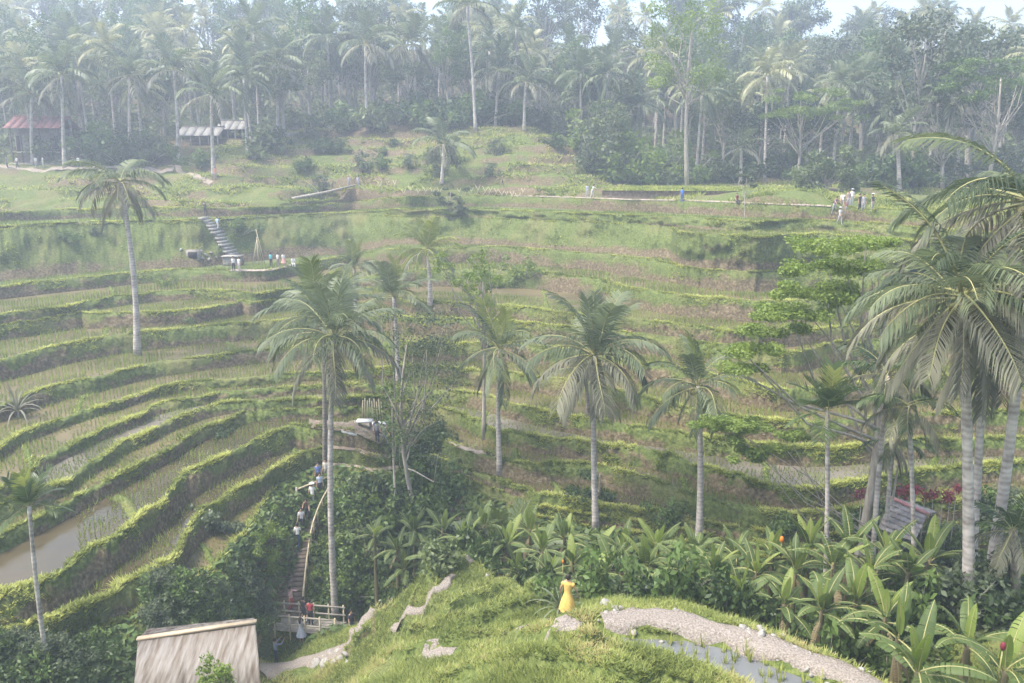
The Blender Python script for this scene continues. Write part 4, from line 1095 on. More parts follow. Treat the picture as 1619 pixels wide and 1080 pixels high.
# ------------------------------------------------------------------ banana plants
def banana_leaf(name, e0, droop, mat, seed, tear=.5, L0=1.0, W=.12):
    g = np.random.default_rng(seed); n = 15; s = np.linspace(0, 1, n)
    ang = R(e0) - R(droop) * s ** 1.3; ds = L0 / (n - 1)
    x = np.concatenate([[0], np.cumsum(np.cos(ang[:-1]) * ds)]); z = np.concatenate([[0], np.cumsum(np.sin(ang[:-1]) * ds)])
    pts = np.stack([x, .04 * g.standard_normal() * s ** 2, z], -1)
    b = MB(); b.tube(pts, .014 * (1 - .85 * s) + .002, 4, m=1, cap=False)
    V = []; Q = []; va = []; k = 0; bv = .5 + .2 * g.standard_normal()
    for sd in (-1, 1):
        fold = .25 + .2 * g.random(); segs = 12; q = .16
        edges = np.linspace(.16, 1, segs + 1)
        dr = 0
        for i in range(segs):
            a0, a1 = edges[i], edges[i + 1]
            if g.random() < tear: dr = .18 + .45 * g.random() * tear; gap = .008
            else: gap = 0
            for (qa) in (0,):
                pa = np.array([np.interp(a0 + gap, s, pts[:, c]) for c in range(3)]); pb = np.array([np.interp(a1 - gap, s, pts[:, c]) for c in range(3)])
                aa = np.interp((a0 + a1) / 2, s, ang); upv = np.array([-math.sin(aa), 0, math.cos(aa)]); fw = np.array([math.cos(aa), 0, math.sin(aa)])
                wa = W * math.sin(math.pi * min(1, (.10 + .90 * (a0 - .16) / .84))) ** .55; wb_ = W * math.sin(math.pi * min(.999, (.10 + .90 * (a1 - .16) / .84))) ** .55
                o = np.array([0, sd, 0]) + upv * fold + fw * .12 - np.array([0, 0, dr]); o /= np.linalg.norm(o)
                o2 = np.array([0, sd, 0]) + upv * (fold - .55) + fw * .15 - np.array([0, 0, dr * 1.8]); o2 /= np.linalg.norm(o2)
                ma, mb_ = pa + o * wa * .55, pb + o * wb_ * .55
                V += [pa, pb, ma, mb_, ma + o2 * wa * .5, mb_ + o2 * wb_ * .5]
                Q += [(k, k + 1, k + 3, k + 2), (k + 2, k + 3, k + 5, k + 4)]
                v_ = bv + .07 * g.standard_normal(); va += [v_] * 6; k += 6
    b.add(V, Q, var=np.clip(va, 0, 1))
    return b.mesh(name, [mat, M['rachis']])
BL = []
for k, (e, d, t) in enumerate([(86, 14, .1), (74, 40, .35), (62, 62, .5), (46, 75, .6), (30, 80, .65), (8, 70, .7), (-50, 30, .9)]):
    mt = M['banana_young'] if k == 0 else M['banana_dry'] if k == 6 else M['banana']
    BL.append([banana_leaf("leaf", e, d, mt, 1000 + k * 7 + q, t if q else t * .7, 1.0, (.105 + .02 * q)) for q in range(3)])
BLY = [banana_leaf("leaf", 70, 40, M['banana_young'], 1100 + q, .3) for q in range(2)]
def stem_mesh(h, r, seed):
    b = MB(); s = np.linspace(0, 1, 7); g = np.random.default_rng(seed)
    b.tube(np.stack([.12 * np.sin(s * 2) * g.standard_normal(), .12 * np.sin(s * 2) * g.standard_normal(), s * h], -1) if False else np.stack([0 * s, 0 * s, s * h], -1), r * (1.15 - .6 * s), 8); return b.mesh("stem", M['stem'], True)
STEM = stem_mesh(1.0, .13, 1)
def banana(px, py, d, Lf, nf, label, seed, group="banana plants in the valley", base=None, young=.15):
    g = random.Random(seed)
    c = P(px, py, d); gz = H(c.x, c.y)
    h = max(.5, min(c.z - gz, 5.5))
    base = Vector((c.x, c.y, c.z - h - .1))
    root = empty("banana_plant", base)
    link("stem", STEM, root, scale=(1.0 + .2 * g.random(), 1.0 + .2 * g.random(), h + .1))
    a0 = g.random() * 6.28
    for k in range(nf):
        f = k / (nf - 1); cls = min(5, max(0, int(round(f * 5 + g.uniform(-.4, .4)))))
        me = BL[cls][g.randrange(3)]
        if cls in (1, 2) and g.random() < young: me = BLY[g.randrange(2)]
        link("leaf", me, root, (0, 0, h + g.uniform(-.15, .1)), (g.uniform(-.15, .15), g.uniform(-.12, .12), a0 + k * GA + g.uniform(-.3, .3)), Lf * g.uniform(.8, 1.1) * (.8 if cls == 0 else 1))
    for k in range(g.randrange(1, 4)):
        link("dry_leaf", BL[6][g.randrange(3)], root, (0, 0, h - .2), (0, g.uniform(-.2, .3), g.random() * 6.28), Lf * g.uniform(.6, .85))
    return tag(root, label, "banana plant", group)
bl = [
 (592, 846, 47, 1.75), (628, 868, 46, 1.70), (655, 838, 47, 1.75), (700, 838, 45, 1.84), (735, 858, 43, 1.84), (765, 832, 44, 1.84), (800, 862, 41, 1.89), (838, 838, 42, 1.89), (858, 872, 39, 1.84), (893, 850, 40, 1.75), (905, 890, 36, 1.75),
 (940, 872, 37, 1.84), (968, 900, 34, 1.75), (985, 872, 36, 1.84), (1022, 895, 34, 1.84), (1040, 868, 36, 1.75), (1078, 895, 33, 1.84), (1100, 872, 35, 1.75), (1128, 900, 32, 1.75), (1165, 880, 33, 1.84), (1196, 905, 31, 1.75), (1222, 878, 32, 1.84),
 (1258, 900, 30.5, 1.75), (1280, 868, 32, 1.89), (1318, 892, 30, 1.84), (1345, 868, 31, 1.89), (1378, 905, 29, 1.75), (1402, 878, 30, 1.84), (1436, 905, 28.5, 1.75), (1470, 885, 29, 1.84),
 (1010, 935, 31, 1.84), (1090, 935, 30.5, 1.84), (1170, 945, 29.5, 1.84), (1240, 955, 28.5, 1.84), (1300, 965, 27.5, 1.84), (1352, 950, 28, 1.93), (1400, 975, 26.5, 1.84), (945, 925, 32.5, 1.66), (870, 910, 36, 1.66),
 (680, 880, 44.5, 1.84), (720, 885, 44, 1.75), (770, 885, 42, 1.75), (640, 900, 46, 1.75), (820, 905, 40, 1.66)]
ORD = 'first second third fourth fifth sixth seventh eighth ninth tenth eleventh twelfth thirteenth fourteenth fifteenth sixteenth seventeenth eighteenth'.split(); zc = {}
bl.sort()
for k, (px, py, d, Lf) in enumerate(bl):
    zone = ("left of the spur's top" if px < 740 else "behind the top of the spur") if px < 880 else "right behind the yellow dress" if px < 1000 else "along the far side of the gravel path" if px < 1250 else "below the layered bright green tree"
    banana(px, py, d, Lf * .95, 9 + k % 4, "banana plant %s, %s from the left there" % (zone, ORD[zc.setdefault(zone, [0])[0]]), 2000 + k, "banana plants " + zone, young=.22)
    zc[zone][0] += 1
banana(1452, 1062, 22, 2.3, 8, "big banana plant with wide smooth leaves in the lower right corner", 2101, young=.5)
banana(1420, 1010, 24.5, 2.0, 7, "banana plant left of the big corner banana plant", 2102)
banana(1530, 1020, 24, 1.9, 8, "banana plant in front of the thick palm trunk", 2103)
banana(1590, 1060, 22, 1.9, 7, "banana plant at the lower right edge beneath the red flower", 2104)
banana(246, 945, 44, 1.6, 8, "broad leaved plant with pale green leaves above the near thatched roof", 2105)
banana(300, 985, 42.5, 1.4, 7, "low broad leaved plant touching the ridge of the near thatched roof", 2106)
banana(405, 980, 44, 1.7, 7, "banana plant at the right corner of the near thatched roof", 2107)
banana(195, 1035, 39, 1.6, 7, "small banana plant left of the near thatched roof", 2108)
banana(740, 725, 54, 1.8, 7, "young banana plant on the terrace edge below the curved path", 2109)

# ------------------------------------------------------------------ shrubs in the gully and on the left slope
def sh(kind, px, py, d, s, label, group=None, **kw):
    q = ground_hit(px, py, 20); return shrub(kind, q - Vector((0, 0, .15)), s, label, group, **kw)
for k in range(40):
    px = rnd.uniform(545, 720); py = rnd.uniform(775, 905); d = 58 - (py - 775) / 130 * 9 + rnd.uniform(-1, 1)
    sh(rnd.choice((0, 2, 2, 0, 3)), px, py, d, rnd.uniform(.8, 1.5), "leafy bush %s on the gully slope right of the long stairs" % ("high" if py < 820 else "halfway down" if py < 865 else "low"), "gully bushes right of the stairs, " + ("high" if py < 820 else "halfway" if py < 865 else "low"))
for k in range(30):
    px = rnd.uniform(518, 595); py = rnd.uniform(800, 960); d = 60 - (py - 800) / 160 * 10
    sh(rnd.choice((0, 1, 1, 0)), px, py, d, rnd.uniform(.7, 1.15), "bright bush beside the railing of the long stairs", "bushes beside the stair railing")
for k in range(24):
    px = rnd.uniform(-20, 165); py = rnd.uniform(1015, 1095)
    d = rnd.uniform(38, 44)
    sh(rnd.choice((0, 2, 2, 4)), px, py, d, rnd.uniform(.5, .9), "dark bush on the overgrown slope in the lower left corner", "bushes in the lower left corner")
for k in range(30):
    px = rnd.uniform(225, 425); py = rnd.uniform(930, 1000); d = rnd.uniform(43, 50) + (px > 380) * 2
    sh(rnd.choice((0, 2, 4, 4)), px, py, d, rnd.uniform(.5, .85), "leafy bush between the near thatched roof and the long stairs", "bushes above the near thatched roof")
for k, (px, py, d, Lf) in enumerate(bl):
    q = P(px, py, d - .9); q.x += rnd.uniform(-.8, .8); q.z = H(q.x, q.y)
    zone = "left of the spur" if px < 740 else "behind the spur's top" if px < 880 else "behind the yellow dress" if px < 1000 else "beyond the gravel path" if px < 1250 else "near the thick right palm"
    shrub(rnd.choice((0, 2, 2, 0)), q, rnd.uniform(.75, 1.15), "low bush under the banana plants " + zone, "bushes under the banana plants " + zone, sz=rnd.uniform(1.0, 1.6))
for k in range(24):
    px = rnd.uniform(1380, 1640); py = rnd.uniform(800, 1000); d = rnd.uniform(27, 38)
    sh(rnd.choice((2, 2, 0, 4)), px, py, d, rnd.uniform(.8, 1.5), "dark bush around the thick palm at the right", "bushes around the thick right palm")
for px, py, d in [(400, 880, 53), (425, 905, 52), (415, 850, 56)]:
    sh(1, px, py, d, .85, "yellow green bush on the bank left of the long stairs", "yellow green bushes left of the stairs")
tree_px("bright yellow green bush growing in front of the near thatched roof", 338, 1085, 29.5, cloud(308, 372, 1032, 1085, 16, .5) + cloud(320, 360, 1060, 1095, 8, .4), 'leaf_bright', 70, .32, .13, 941, r0=.06, fork=.1, every=3)
for px, py, s_, kd, lb in [(268, 452, .8, 1, "bright bush on the second bank below the broad stairs"), (110, 385, .9, 0, "green bush on the big grassy bank at the left"), (150, 372, .7, 3, "pale bush beside the lone leaning palm on the big bank"), (345, 362, .0, 0, None), (380, 372, 1.2, 0, "dark green bush right of the broad stairs"), (830, 445, 1.4, 1, "light green bush mass on the terraces left of the broad shaggy palm"), (780, 455, 1.3, 1, "light green bush mass above the slender middle palm"), (300, 510, .5, 3, "small weed clump on the middle left terraces"), (350, 690, .5, 2, "small dark bush on the bund left of the seating platform"), (560, 720, .0, 0, None), (1240, 845, .8, 0, "leafy bush below the lowest right terrace"), (1060, 830, .9, 0, "leafy bush between the two bare pale trunks"), (690, 700, 1.1, 2, "dark bush by the curved dirt path"), (660, 735, 1.2, 2, "dark bush below the seating platform")]:
    if lb: sh(kd, px, py, 60, s_, lb)
for k in range(18):
    px = rnd.uniform(310, 930); py = rnd.uniform(215, 298); kd = rnd.choice((0, 2, 3, 4))
    sh(kd, px, py, 110, rnd.uniform(.8, 1.7), "%s bush on the %s slope of the grassy hill" % (("green", "", "dark", "pale", "greyish")[kd], "left" if px < 520 else "middle" if px < 740 else "right"), "bushes on the grassy hill")
sh(4, 505, 300, 103, 1.2, "bluish bush by the fallen palm on the top terrace")
# sword leaved plants (pandanus): one near the woman, one on the left terraces, one at the lower left corner
def sword(pos, n, L0, seed, label, mat='frond', name="sword_leaved_plant"):
    g = random.Random(seed); root = empty(name, pos)
    b = MB(); s = np.linspace(0, 1, 6)
    for k in range(3):
        pass
    meshes = []
    for q in range(4):
        e = (82, 66, 48, 28)[q]; dr = (30, 70, 95, 95)[q]; ang = R(e) - R(dr) * s; ds = .2
        x = np.concatenate([[0], np.cumsum(np.cos(ang[:-1]) * ds)]); z = np.concatenate([[0], np.cumsum(np.sin(ang[:-1]) * ds)])
        w = .030 * (1 - s ** 2) + .002; V = np.concatenate([np.stack([x, -w, z + w * .5], -1), np.stack([x, 0 * w, z], -1), np.stack([x, w, z + w * .5], -1)])
        m = MB(); m.add(V, [(i, i + 1, i + 7, i + 6) for i in range(5)] + [(i + 6, i + 7, i + 13, i + 12) for i in range(5)], var=.4 + .1 * q); meshes.append(m.mesh("leaf", M[mat]))
    m = MB(); m.tube([(0, 0, -.2), (0, 0, .25 * L0)], [.06, .05], 6); link("stem", m.mesh("stem", M['bark']), root)
    for k in range(n):
        link("leaf", meshes[min(3, int(k / n * 4))], root, (0, 0, .2 * L0), (g.uniform(-.1, .1), g.uniform(-.1, .1), k * GA), L0 * g.uniform(.8, 1.1))
    return tag(root, label, "plant")
sword(foot_at(884, 968, 29.6), 26, 1.5, 1, "tall sword leaved plant beside the woman in yellow", 'frond')
sword(ground_hit(30, 662, 40), 24, 2.3, 2, "pale sword leaved plant at the left edge of the terraces", 'frond_old')
sword(ground_hit(72, 1076, 24), 22, 1.3, 3, "spiky green plant at the foot of the thin left palm", 'frond_yellow')
# red cordylines behind the small thatched hut
m = []
for k, (px, py) in enumerate([(1362, 785), (1422, 778), (1436, 783), (1448, 780), (1462, 788), (1476, 783), (1490, 790), (1502, 786), (1512, 776), (1530, 795)]):
    q = P(px, py, 42); gz = H(q.x, q.y)
    root = empty("cordyline", (q.x, q.y, gz)); hh = max(.6, q.z - gz)
    b = MB(); b.tube([(0, 0, 0), (.05, 0, hh * .5), (0, 0, hh)], [.04, .03, .02], 5); link("stem", b.mesh("stem", M['bark']), root)
    g = np.random.default_rng(60 + k); b = MB()
    for i in range(3):
        V, Q = leaf_quads(np.array([g.normal() * .12, g.normal() * .12, hh + .12 * i]), 16, .30, .32, g, .8, .8, .3); b.add(V, Q, var=np.repeat(g.random(len(Q)), 4))
    link("foliage", b.mesh("foliage", M['red_leaf']), root)
    tag(root, "crimson leaved cordyline in the row behind the small thatched hut" if k else "single crimson cordyline left of the small thatched hut", "plant", "crimson plants behind the hut" if k else None)
def flower(px, py, d, h, w, label, mat='orange'):
    q = P(px, py, d); root = empty("flower", (q.x, q.y, q.z - h * 1.2))
    b = MB(); b.tube([(0, 0, -.9), (0, 0, h * .9)], .02, 5); link("stalk", b.mesh("stalk", M['rachis']), root)
    b = MB(); b.ball((0, 0, h * 1.2), w, 8, 6, squash=(1, 1, h / w * .6)); link("petals", b.mesh("petals", M[mat], True), root)
    tag(root, label, "flower")
flower(1586, 1022, 21.5, .22, .075, "red flower bud at the lower right edge", 'red_leaf')
flower(890, 888, 34, .16, .05, "small orange flower spike just above the woman in yellow")
flower(1236, 853, 31.5, .24, .09, "orange banana blossom above the thicket in the middle right")
flower(1073, 868, 33, .25, .08, "tiny orange blossom among the banana leaves")
# the bright green field
FIELD = [(952, 304.5), (1060, 305), (1180, 305.5), (1276, 305), (1270, 298), (1200, 294), (1080, 291), (960, 291)]
b = MB(); zf_ = []
pp = [onZ(px, py, -3.05) for px, py in FIELD]
n = len(pp); ctr = sum(pp, Vector()) / n
b.add([tuple(p + Vector((0, 0, .25))) for p in pp] + [tuple(p - Vector((0, 0, .9))) for p in pp] + [tuple(ctr + Vector((0, 0, .25)))], [(i, (i + 1) % n, (i + 1) % n + n, i + n) for i in range(n)], [(2 * n, i, (i + 1) % n) for i in range(n)], var=.95)
M['field'] = simple("young_rice_field", [(.3, (.24, .31, .065)), (.7, (.34, .40, .10))], 1.5, .8, .3, .2)
me = b.mesh("paddy_field", [M['field'], M['dirt']])
for p in me.polygons: p.material_index = 1 if len(p.vertices) == 4 else 0
tag(link("paddy_field", me), "bright green flat rice field before the forest on the right", "rice field", kind="structure")
fx = rng.uniform(8, 50, 26000); fy = rng.uniform(76, 140, 26000); pf = np.array([tuple(p)[:2] for p in pp]); k = inside(pf, fx, fy)
tag(link("field_rice", tufts(np.stack([fx[k], fy[k], np.full(k.sum(), -2.8)], -1), .22, .12, 3, 1.2).mesh("field_rice", M['tuft'])), "dense young rice covering the bright green field", "rice", kind="stuff")
# foreground paddy water
b = MB(); n = len(POND); c = POND.mean(0)
b.add([(x, y, -14.66) for x, y in (POND - c) * 1.03 + c] + [(c[0], c[1], -14.66)], T=[(n, i, (i + 1) % n) for i in range(n)])
tag(link("paddy_water", b.mesh("paddy_water", M['pond'])), "shallow blue grey water of the foreground paddy beside the gravel path", "paddy", kind="structure")
RT = []
for q in range(3): RT.append(tufts(np.zeros((1, 3)) + 0, .46, .05, 10, .35).mesh("rice_tuft", M['tuft']))
cnt = 0; g = random.Random(3)
for i in range(44):
    for j in range(30):
        x = POND[:, 0].min() + i * .40 + g.uniform(-.17, .17); y = POND[:, 1].min() + j * .47 + g.uniform(-.17, .17)
        if inside(POND, x, y) and polydist(POND, np.array([x]), np.array([y]))[0] > .12 and g.random() < .85:
            o = link("rice_tuft", RT[g.randrange(3)], None, (x, y, -14.68), (0, 0, g.random() * 6), g.uniform(.7, 1.3)); cnt += 1
            tag(o, "thin rice tuft standing in the foreground paddy water", "rice plant", "rice tufts in the foreground paddy")
# loose stones on the gravel paths
g = np.random.default_rng(12); SM = []
for q in range(4):
    b = MB(); b.ball((0, 0, 0), 1.0, 9, 6, squash=(1, .75 + .1 * q, .5)); v = b.v[0]; b.v[0] = v * (1 + .18 * g.standard_normal((len(v), 1))); SM.append(b.mesh("stone", M['palestone'], True))
def stone(pos, s, label, group):
    tag(link("stone", SM[rnd.randrange(4)], None, pos, (rnd.random(), rnd.random(), rnd.random() * 6), s), label, "stone", group)
for k in range(70):
    i = rnd.randrange(len(GP)); q = Vector(GP[i]) + Vector((rnd.gauss(0, .42), rnd.gauss(0, .42), 0)); q.z = H(q.x, q.y) + .05
    stone(q, rnd.uniform(.05, .13), "small pale stone lying on the wide gravel path", "stones on the gravel path")
for px, py, s, lb in [(1203, 1007, .24, "pair of larger rocks on the far edge of the gravel path"), (960, 958, .26, "rounded white rock at the start of the gravel path"), (1175, 996, .2, "pale angular rock beside the far edge of the gravel path"), (770, 912, .15, "white stone on the top of the spur")]:
    q = ground_hit(px, py); stone(q + Vector((0, 0, .05)), s, lb, None)
for k, (px, py) in enumerate([(512, 1038), (524, 1034), (536, 1029), (548, 1034), (540, 1042), (530, 1046), (516, 1048), (500, 1050), (550, 1046)]):
    q = ground_hit(px, py); stone(q - Vector((0, 0, .08)), rnd.uniform(.22, .36), "big pale stone shoring up the footpath right of the near thatched roof", "stones shoring up the footpath")

# ------------------------------------------------------------------ stairs
def stairs(pix, n, w, mat, label, d0, name="stone_stairs", th=.22, run=None):
    pts = [ground_hit(px, py, d0) for px, py in pix]
    a = np.array([tuple(p) for p in pts]); t = np.concatenate([[0], np.cumsum(np.linalg.norm(np.diff(a, axis=0), axis=1))])
    root = empty(name, pts[0])
    tt = np.linspace(0, t[-1], n); c = np.stack([np.interp(tt, t, a[:, i]) for i in range(3)], -1)
    for i in range(n):
        dv = c[min(i + 1, n - 1)] - c[max(i - 1, 0)]; az = math.atan2(dv[1], dv[0])
        b = MB(); g = rnd
        b.box((0, 0, 0), ((run or t[-1] / n * 1.15), w * g.uniform(.88, 1.08), th), taper=.96)
        me = b.mesh("step", M[mat]); 
        link("step", me, root, Vector(c[i]) - pts[0] + Vector((0, 0, .06)), (g.uniform(-.03, .03), g.uniform(-.03, .03), az + g.uniform(-.06, .06)))
    return tag(root, label, "stairs"), c
st, _ = stairs([(374, 412), (362, 396), (350, 376), (338, 358), (324, 346)], 15, 1.9, 'palestone', "broad pale stone stairs climbing the big grassy bank at the left", 60, th=.3, run=.7)
q = ground_hit(369, 420, 60); root = empty("stone_pedestal", q); b = MB(); b.box((0, 0, .45), (2.0, 1.3, 1.2), taper=.93); link("block", b.mesh("block", M['stone']), root)
b = MB(); b.box((0, 0, 1.1), (2.2, 1.5, .12)); link("top_slab", b.mesh("top_slab", M['palestone']), root); tag(root, "pale stone pedestal at the foot of the broad stairs", "pedestal")
st, LSC = stairs([(459, 972), (462, 945), (466, 915), (469, 890), (473, 865), (479, 842), (488, 818), (499, 798), (508, 783)], 30, 1.45, 'dirt', "long narrow earth stairs climbing from the bamboo bridge", 42, th=.2, run=.55)
# bamboo handrail on the right side of the long stairs
root = empty("handrail", Vector(LSC[0]) + Vector((.8, 0, 0))); o0 = Vector(LSC[0]) + Vector((.8, 0, 0))
rp = [Vector(LSC[i]) + Vector((.78, 0, 0)) - o0 for i in range(0, 30, 3)]
b = MB(); b.tube([p + Vector((0, 0, .95)) for p in rp], .055, 6); link("rail", b.mesh("rail", M['bamboo']), root)
for p in rp:
    b = MB(); b.tube([(0, 0, -.2), (0, 0, 1.0)], .04, 6); link("post", b.mesh("post", M['bamboo']), root, p)
tag(root, "bamboo handrail along the right side of the long stairs", "handrail")
# a bare retaining rail left of the footpath above the stairs
qa, qb = ground_hit(470, 792, 48), ground_hit(520, 772, 48); root = empty("wooden_rail", qa)
b = MB(); b.tube([Vector((0, 0, .8)), qb - qa + Vector((0, 0, .8))], .07, 6); link("rail", b.mesh("rail", M['bamboo']), root)
for f in (0, .5, 1):
    b = MB(); b.tube([(0, 0, -.2), (0, 0, .95)], .07, 6); link("post", b.mesh("post", M['bamboo_grey']), root, (qb - qa) * f)
tag(root, "low wooden rail beside the footpath above the long stairs", "railing")

# ------------------------------------------------------------------ bamboo bridge
q = ground_hit(462, 984, 36); dq = q.y / float(uY(984)); A_, B_ = P(440, 986, dq - .4), P(540, 986, dq - 1.0); B_.z = A_.z
root = empty("bamboo_bridge", A_); L_ = (B_ - A_); ux = L_.normalized(); vy = Vector((-ux.y, ux.x, 0))
b = MB(); b.tube([(0, 0, 0), (L_.length, 0, 0)], .055, 6); POLE = b.mesh("pole", M['bamboo_grey'])
az = math.atan2(ux.y, ux.x)
for k in range(9):
    link("deck_pole", POLE, root, vy * (-.6 + k * .15) + Vector((rnd.uniform(-.1, .1), 0, 0)), (0, 0, az + rnd.uniform(-.01, .01)))
for sd in (-1, 1):
    for hz_ in (.45, .95): link("rail", POLE, root, vy * .68 * sd + Vector((0, 0, hz_)), (0, 0, az))
    for f in np.linspace(.03, .97, 5):
        b = MB(); b.tube([(0, 0, -1.2), (0, 0, 1.1)], .05, 6); link("post", b.mesh("post", M['bamboo']), root, vy * .7 * sd + L_ * float(f))
tag(root, "grey bamboo footbridge at the foot of the long stairs", "bridge")

# ------------------------------------------------------------------ near thatched roof
def roof_patch(root, c00, c10, c01, c11, n, mat, th=.06, name="thatch_course", over=.25, sag=.0):
    """rows of thatch from ridge (c00-c10) to eave (c01-c11), each row lapping over the one below"""
    c00, c10, c01, c11 = [np.array(c) for c in (c00, c10, c01, c11)]
    nrm = np.cross(c10 - c00, c01 - c00); nrm /= np.linalg.norm(nrm); 
    if nrm[2] < 0: nrm = -nrm
    for k in range(n):
        f0, f1 = k / n, min(1.02, (k + 1 + over) / n); m = 60
        u = np.linspace(0, 1, m); V = []
        for f, lf in ((f0, .0), (f1, th * 1.6)):
            for h_ in (0, 1):
                e0 = c00 + (c01 - c00) * f; e1 = c10 + (c11 - c10) * f
                p = e0 + (e1 - e0) * u[:, None]
                rag = (.03 * rng.standard_normal(m) if f == f1 else np.zeros(m))
                p = p + ((c01 - c00) / np.linalg.norm(c01 - c00)) * rag[:, None] + nrm * (lf * .55 + h_ * th + .02 * fbm(u * 9, u * 0 + k, 5 + k)[:, None] if False else (lf * .5 + h_ * th))
                p = p + nrm * (.03 * fbm(u * 9, u * 0 + k, 5 + k))[:, None]
                V.append(p)
        b = MB(); V = np.concatenate(V); Q = []
        r = lambda row, i: row * m + i          # rows: 0 top-under, 1 top-over, 2 low-under, 3 low-over
        for i in range(m - 1):
            Q += [(r(1, i), r(3, i), r(3, i + 1), r(1, i + 1)), (r(3, i), r(2, i), r(2, i + 1), r(3, i + 1)), (r(2, i), r(0, i), r(0, i + 1), r(2, i + 1)), (r(0, i), r(1, i), r(1, i + 1), r(0, i + 1))]
        Q += [(r(0, 0), r(2, 0), r(3, 0), r(1, 0)), (r(0, m - 1), r(1, m - 1), r(3, m - 1), r(2, m - 1))]
        b.add(V, Q); link(name, b.mesh(name, M[mat]), root)
    # stray straws
    return nrm
def thatch_hut(label, ra, rb, ea, eb, n, mat, gz, name="thatched_hut", back=True, ridge='ridge'):
    base = (ra + rb) / 2; base = Vector((base.x, base.y, gz)); root = empty(name, base)
    l = lambda v: tuple(v - base)
    roof_patch(root, l(ra), l(rb), l(ea), l(eb), n, mat)
    up = Vector((0, 0, 1)); hd = Vector(((ea - ra).x, (ea - ra).y, 0)); hd2 = Vector(((eb - rb).x, (eb - rb).y, 0))
    if back: roof_patch(root, l(rb), l(ra), l(eb - hd2 * 2), l(ea - hd * 2), max(3, n // 2), mat)
    ax = (rb - ra).normalized()
    b = MB(); b.box(tuple((ra + rb) / 2 - base + Vector((0, 0, .10))), ((rb - ra).length + .1, .22, .10), rot=ax.to_track_quat('X', 'Z').to_matrix()); link("ridge_cap", b.mesh("ridge_cap", M[ridge]), root)
    for p in (ea, eb, ea - hd * 2, eb - hd2 * 2):
        q = p + ((ra + rb) / 2 - p) * .16; b = MB(); b.tube([(q.x - base.x, q.y - base.y, -.6), (q.x - base.x, q.y - base.y, q.z - base.z - .2)], .09, 7); link("post", b.mesh("post", M['wood']), root)
    return tag(root, label, "hut")
ra, rb = P(219, 1013, 33.4), P(404, 986, 34.0); ea, eb = P(212, 1102, 31.4), P(414, 1094, 31.8)
thatch_hut("near weathered thatched roof with brown patches beside the footpath", ra, rb, ea, eb, 1, 'thatch', H(ra.x, ra.y) - .3)
ra, rb = P(1409, 790, 39), P(1466, 815, 38); ea, eb = P(1388, 836, 37.6), P(1446, 858, 36.6)
thatch_hut("small grey thatched hut half hidden behind the right palm trunks", ra, rb, ea, eb, 6, 'thatch_grey', H(ra.x, ra.y) - .3, ridge='red_roof')

# ------------------------------------------------------------------ houses on the far slope
def pavilion(label, px0, px1, py_base, py_eave, py_ridge, roofm, d, walls=True, depth=4.0, cat="pavilion", name="pavilion", nbay=4):
    a, c = P(px0, py_base, d), P(px1, py_base, d); gz = H((a.x + c.x) / 2, a.y); w = c.x - a.x; he = (P(px0, py_eave, d).z - a.z); hr = (P(px0, py_ridge, d).z - a.z)
    root = empty(name, ((a.x + c.x) / 2, a.y + depth / 2, min(gz, a.z)))
    zb = a.z - root.location.z
    b = MB(); b.box((0, 0, zb - .5), (w + .8, depth + .8, 1.1)); link("base", b.mesh("base", M['stone']), root)
    if walls:
        b = MB(); b.box((0, .3, zb + he / 2), (w * .96, depth * .8, he)); wl = link("wall", b.mesh("wall", M['wall']), root)
        for k in range(nbay):
            if k % 2 == 0:
                x = -w / 2 + (k + .5) * w / nbay
                b = MB(); b.box((x, .3 - depth * .4 - .015, zb + he * .55), (w / nbay * .6, .06, he * .45)); link("window", b.mesh("window", M['dark']), wl)
                b = MB(); b.box((x, .3 - depth * .4 - .05, zb + he * .3), (w / nbay * .7, .08, .08)); link("sill", b.mesh("sill", M['plaster']), wl)
    for k in range(nbay + 1):
        b = MB(); b.box((-w / 2 + k * w / nbay, -depth / 2, zb + he / 2), (.16, .16, he)); link("post", b.mesh("post", M['plaster' if not walls else 'wood']), root)
    b = MB(); b.box((0, -depth / 2 - .06, zb + he * .32), (w, .06, .08)); link("railing", b.mesh("railing", M['bamboo_grey']), root)
    # gable roof, sheets laid side by side
    ov = .7; ns = max(4, int(w / 1.0)); W2 = w + 1.2
    for s_ in (-1, 1):
        y0, z0, y1, z1 = 0, zb + hr, s_ * (depth / 2 + ov), zb + he - .1
        for k in range(ns):
            x0 = -W2 / 2 + k * W2 / ns; x1 = x0 + W2 / ns - .03; lf = .03 * (k % 2)
            b = MB(); V = [(x0, y0, z0 + lf), (x1, y0, z0 + lf), (x1, y1, z1 + lf), (x0, y1, z1 + lf)]; V += [(x, y, z - .07) for x, y, z in V]
            b.add(V, [(0, 1, 2, 3), (7, 6, 5, 4), (0, 4, 5, 1), (1, 5, 6, 2), (2, 6, 7, 3), (3, 7, 4, 0)]); link("roof_sheet", b.mesh("roof_sheet", M[roofm]), root)
    b = MB(); b.box((0, 0, zb + hr + .06), (W2, .3, .14)); link("ridge_cap", b.mesh("ridge_cap", M[roofm]), root)
    return tag(root, label, cat)
pavilion("grey plank house with faded red roof at the far left", 22, 98, 258, 202, 184, 'red_roof', 121, True, 5, "house", "house", 5)
pavilion("long low open pavilion on the slope left of the knoll", 288, 345, 232, 214, 200, 'tin', 128, False, 4)
pavilion("open pavilion with pale grey roof beside the long pavilion", 350, 384, 226, 204, 190, 'tin', 130, False, 4, nbay=3)
pavilion("small pale hut among the trees above the knoll's left side", 430, 470, 214, 204, 194, 'tin', 136, False, 3, nbay=3)
b = MB(); a, c = ground_hit(388, 226, 90), ground_hit(486, 212, 90); root = empty("stone_wall", a); n = 14
